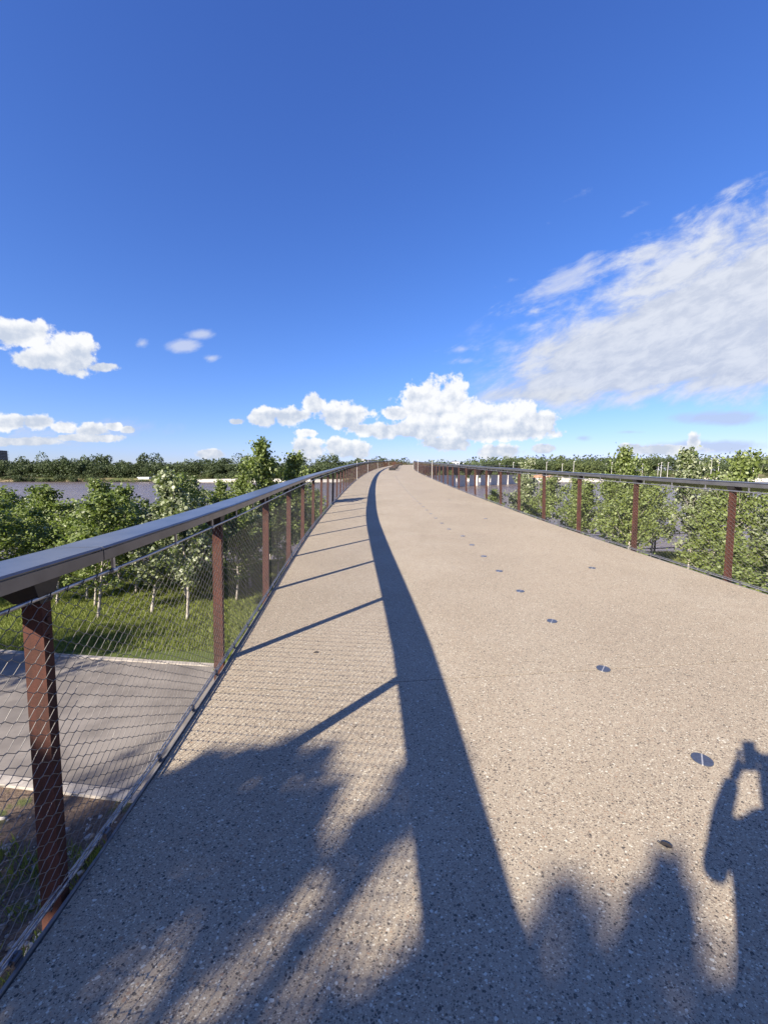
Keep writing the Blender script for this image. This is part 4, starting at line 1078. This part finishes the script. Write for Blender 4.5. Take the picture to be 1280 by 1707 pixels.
# ------------------------------------------------------------------ fallen leaves on the deck
def fallen(x, y, size, rz, label):
    mb = MB(); n = 12; v = [(0, 0, .006)]
    for i in range(n):
        a = 2 * math.pi * i / n; r = size * (0.5 + .06 * math.sin(3 * a)); v.append((r * math.cos(a) * 1.25, r * math.sin(a) * .8, .004 + .012 * abs(math.sin(a)) * size / .05))
    mb.add(v, [(0, i + 1, (i + 1) % n + 1) for i in range(n)])
    mb.tube([(-size * .6, 0, .006), (-size * .95, size * .1, .008)], .0016, 5)
    o = mb.build('fallen_leaf', M['dead_leaf']); o.location = (x, y, float(np.interp(y, _zs, _zz)) + cross(y) * (x + 1.35) / 6.3 + .001); o.rotation_euler = (0, 0, rz); tag(o, label, 'leaf')
fallen(1.26, 1.555, .036, -.5, 'dark fallen leaf on the sunlit deck beside the tree shade')
fallen(-0.63, 3.42, .03, .4, 'small dry leaf on the deck between the first two post shadows')

# ------------------------------------------------------------------ the photographer, standing behind the lens
def skin_chain(name, verts, edges, radii, root, sub=2, parent=None):
    me = bpy.data.meshes.new(name); me.from_pydata(verts, edges, []); o = bpy.data.objects.new(name, me); COL.objects.link(o)
    md = o.modifiers.new('skin', 'SKIN'); md.use_smooth_shade = True
    for i, r in enumerate(radii): me.skin_vertices[0].data[i].radius = r if isinstance(r, tuple) else (r, r)
    me.skin_vertices[0].data[root].use_root = True
    o.modifiers.new('sub', 'SUBSURF').levels = sub; o.modifiers['sub'].render_levels = sub
    dg = bpy.context.evaluated_depsgraph_get(); em = bpy.data.meshes.new_from_object(o.evaluated_get(dg))
    o.modifiers.clear(); o.data = em
    if parent: o.parent = parent
    return o
def person():
    t = empty('person', (-0.01, -0.32, 0), label='person in grey shirt and shorts standing on the deck, phone raised in both hands', cat='person')
    V_ = []; E_ = []; Rd = []
    def add(p, r, par=None):
        V_.append(p); Rd.append(r)
        if par is not None: E_.append((par, len(V_) - 1))
        return len(V_) - 1
    pel = add((0, 0, .95), (.15, .11)); w = add((0, 0, 1.08), (.135, .095), pel); ch = add((0, .01, 1.25), (.16, .11), w); ns = add((0, .0, 1.42), (.12, .085), ch)
    nk = add((.02, .01, 1.51), .050, ns); hd = add((.06, .03, 1.61), (.072, .085), nk); hd2 = add((.065, .035, 1.70), (.070, .083), hd); add((.065, .03, 1.75), (.045, .055), hd2)
    for sg in (-1, 1):
        hp = add((sg * .10, 0, .88), .098, pel); kn = add((sg * .12, .02, .50), .060, hp); ca = add((sg * .125, -.005, .34), .056, kn); an = add((sg * .13, -.01, .09), .036, ca)
        hl = add((sg * .13, .02, .045), (.042, .038), an); add((sg * .145, .17, .03), (.042, .024), hl)
        so = add((sg * .175, 0, 1.43), .066, ns); ua = add((sg * .185, .07, 1.33), .053, so); el = add((sg * .155 + .01, .12, 1.235), .044, ua)
        fm = add((sg * .140 + .05, .165, 1.40), .043, el); add((sg * .100 + .085, .195, 1.545), .034, fm)
    b = skin_chain('body', V_, E_, Rd, 0, 2, t); me = b.data
    me.materials.clear()
    for k in ('skin', 'shirt', 'shorts', 'shoe'): me.materials.append(M[k])
    for p in me.polygons:
        c = p.center; i = 0
        if .95 < c.z < 1.47 and not (c.y > .14): i = 1
        elif .55 < c.z <= .95: i = 2
        elif c.z < .075: i = 3
        p.material_index = i
    for sg in (-1, 1):          # hands: palm, four curled fingers behind the phone, thumb on its face
        o = skin_chain('hand', [(sg * .118 + .10, .298 - .11, 1.595 - .06), (sg * .085 + .10, .313 - .11, 1.645 - .06), (sg * .062 + .10, .320 - .11, 1.685 - .06)], [(0, 1), (1, 2)], [(.022, .022), (.026, .015), (.026, .013)], 1, 2, t); o.data.materials.append(M['skin'])
        for k in range(4):
            z = 1.655 + .019 * k; L = (.9, 1.0, .95, .8)[3 - k]
            f = skin_chain('finger', [(sg * .068 + .10, .318 - .11, z - .06), (sg * (.068 - .018 * L) + .10, .352 - .11, z + .003 - .06), (sg * (.040 - .018 * L) + .10, .357 - .11, z + .004 - .06)][:3] , [(0, 1), (1, 2)], [.0095, .0085, .0065], 0, 2, t)
            f.data.materials.append(M['skin'])
        f = skin_chain('thumb', [(sg * .085 + .10, .306 - .11, 1.640 - .06), (sg * .062 + .10, .296 - .11, 1.668 - .06), (sg * .036 + .10, .304 - .11, 1.695 - .06)], [(0, 1), (1, 2)], [.012, .011, .009], 0, 2, t); f.data.materials.append(M['skin'])
    # face and hair
    HX = 0.062
    mb = MB(); mb.tube([(0, .105, 1.665), (0, .132, 1.635), (0, .112, 1.622)], [.008, .014, .008], 8); mb.build('nose', M['skin'], t, True).location.x = HX
    for sg in (-1, 1):
        mb = MB(); mb.tube([(sg * .03, .108, 1.655), (sg * .03, .116, 1.655)], .011, 10); mb.build('eye', M['white'], t, True).location.x = HX
        mb = MB(); mb.tube([(sg * .076, .02, 1.62), (sg * .088, .012, 1.645), (sg * .078, .02, 1.67)], [.008, .014, .009], 8); mb.build('ear', M['skin'], t, True).location.x = HX
    mb = MB(); mb.tube([(-.022, .107, 1.592), (0, .114, 1.590), (.022, .107, 1.592)], [.003, .006, .003], 8); mb.build('mouth', M['clay'], t, True).location.x = HX
    bmh = bmesh.new(); bmesh.ops.create_icosphere(bmh, subdivisions=4, radius=1.0)
    for v in list(bmh.verts):
        w = 1 + 0.03 * math.sin(v.co.x * 19 + v.co.z * 11) * math.sin(v.co.y * 15)
        v.co = Vector((HX + v.co.x * .084 * w, .012 + v.co.y * .104 * w, 1.668 + v.co.z * .112 * w))
    bmesh.ops.delete(bmh, geom=[v for v in bmh.verts if (v.co.y > .045 and v.co.z < 1.715) or v.co.z < 1.60 or (abs(v.co.x - HX) > .06 and v.co.y > .0 and v.co.z < 1.67)], context='VERTS')
    hm = bpy.data.meshes.new('hair'); bmh.to_mesh(hm); bmh.free(); hm.materials.append(M['hair']); link('hair', hm, t)
person()
t = empty('phone', (0.09, -0.10, 1.645), label='slim dark phone held upright in both hands of the person', cat='phone'); t.rotation_euler = (R(-5.9), 0, 0)
mb = MB(); mb.box((0, 0, 0), (.077, .008, .156)); mb.build('case', M['black'], t)
mb = MB(); mb.box((0, -.0045, 0), (.071, .001, .149)); mb.build('screen', M['glass'], t)
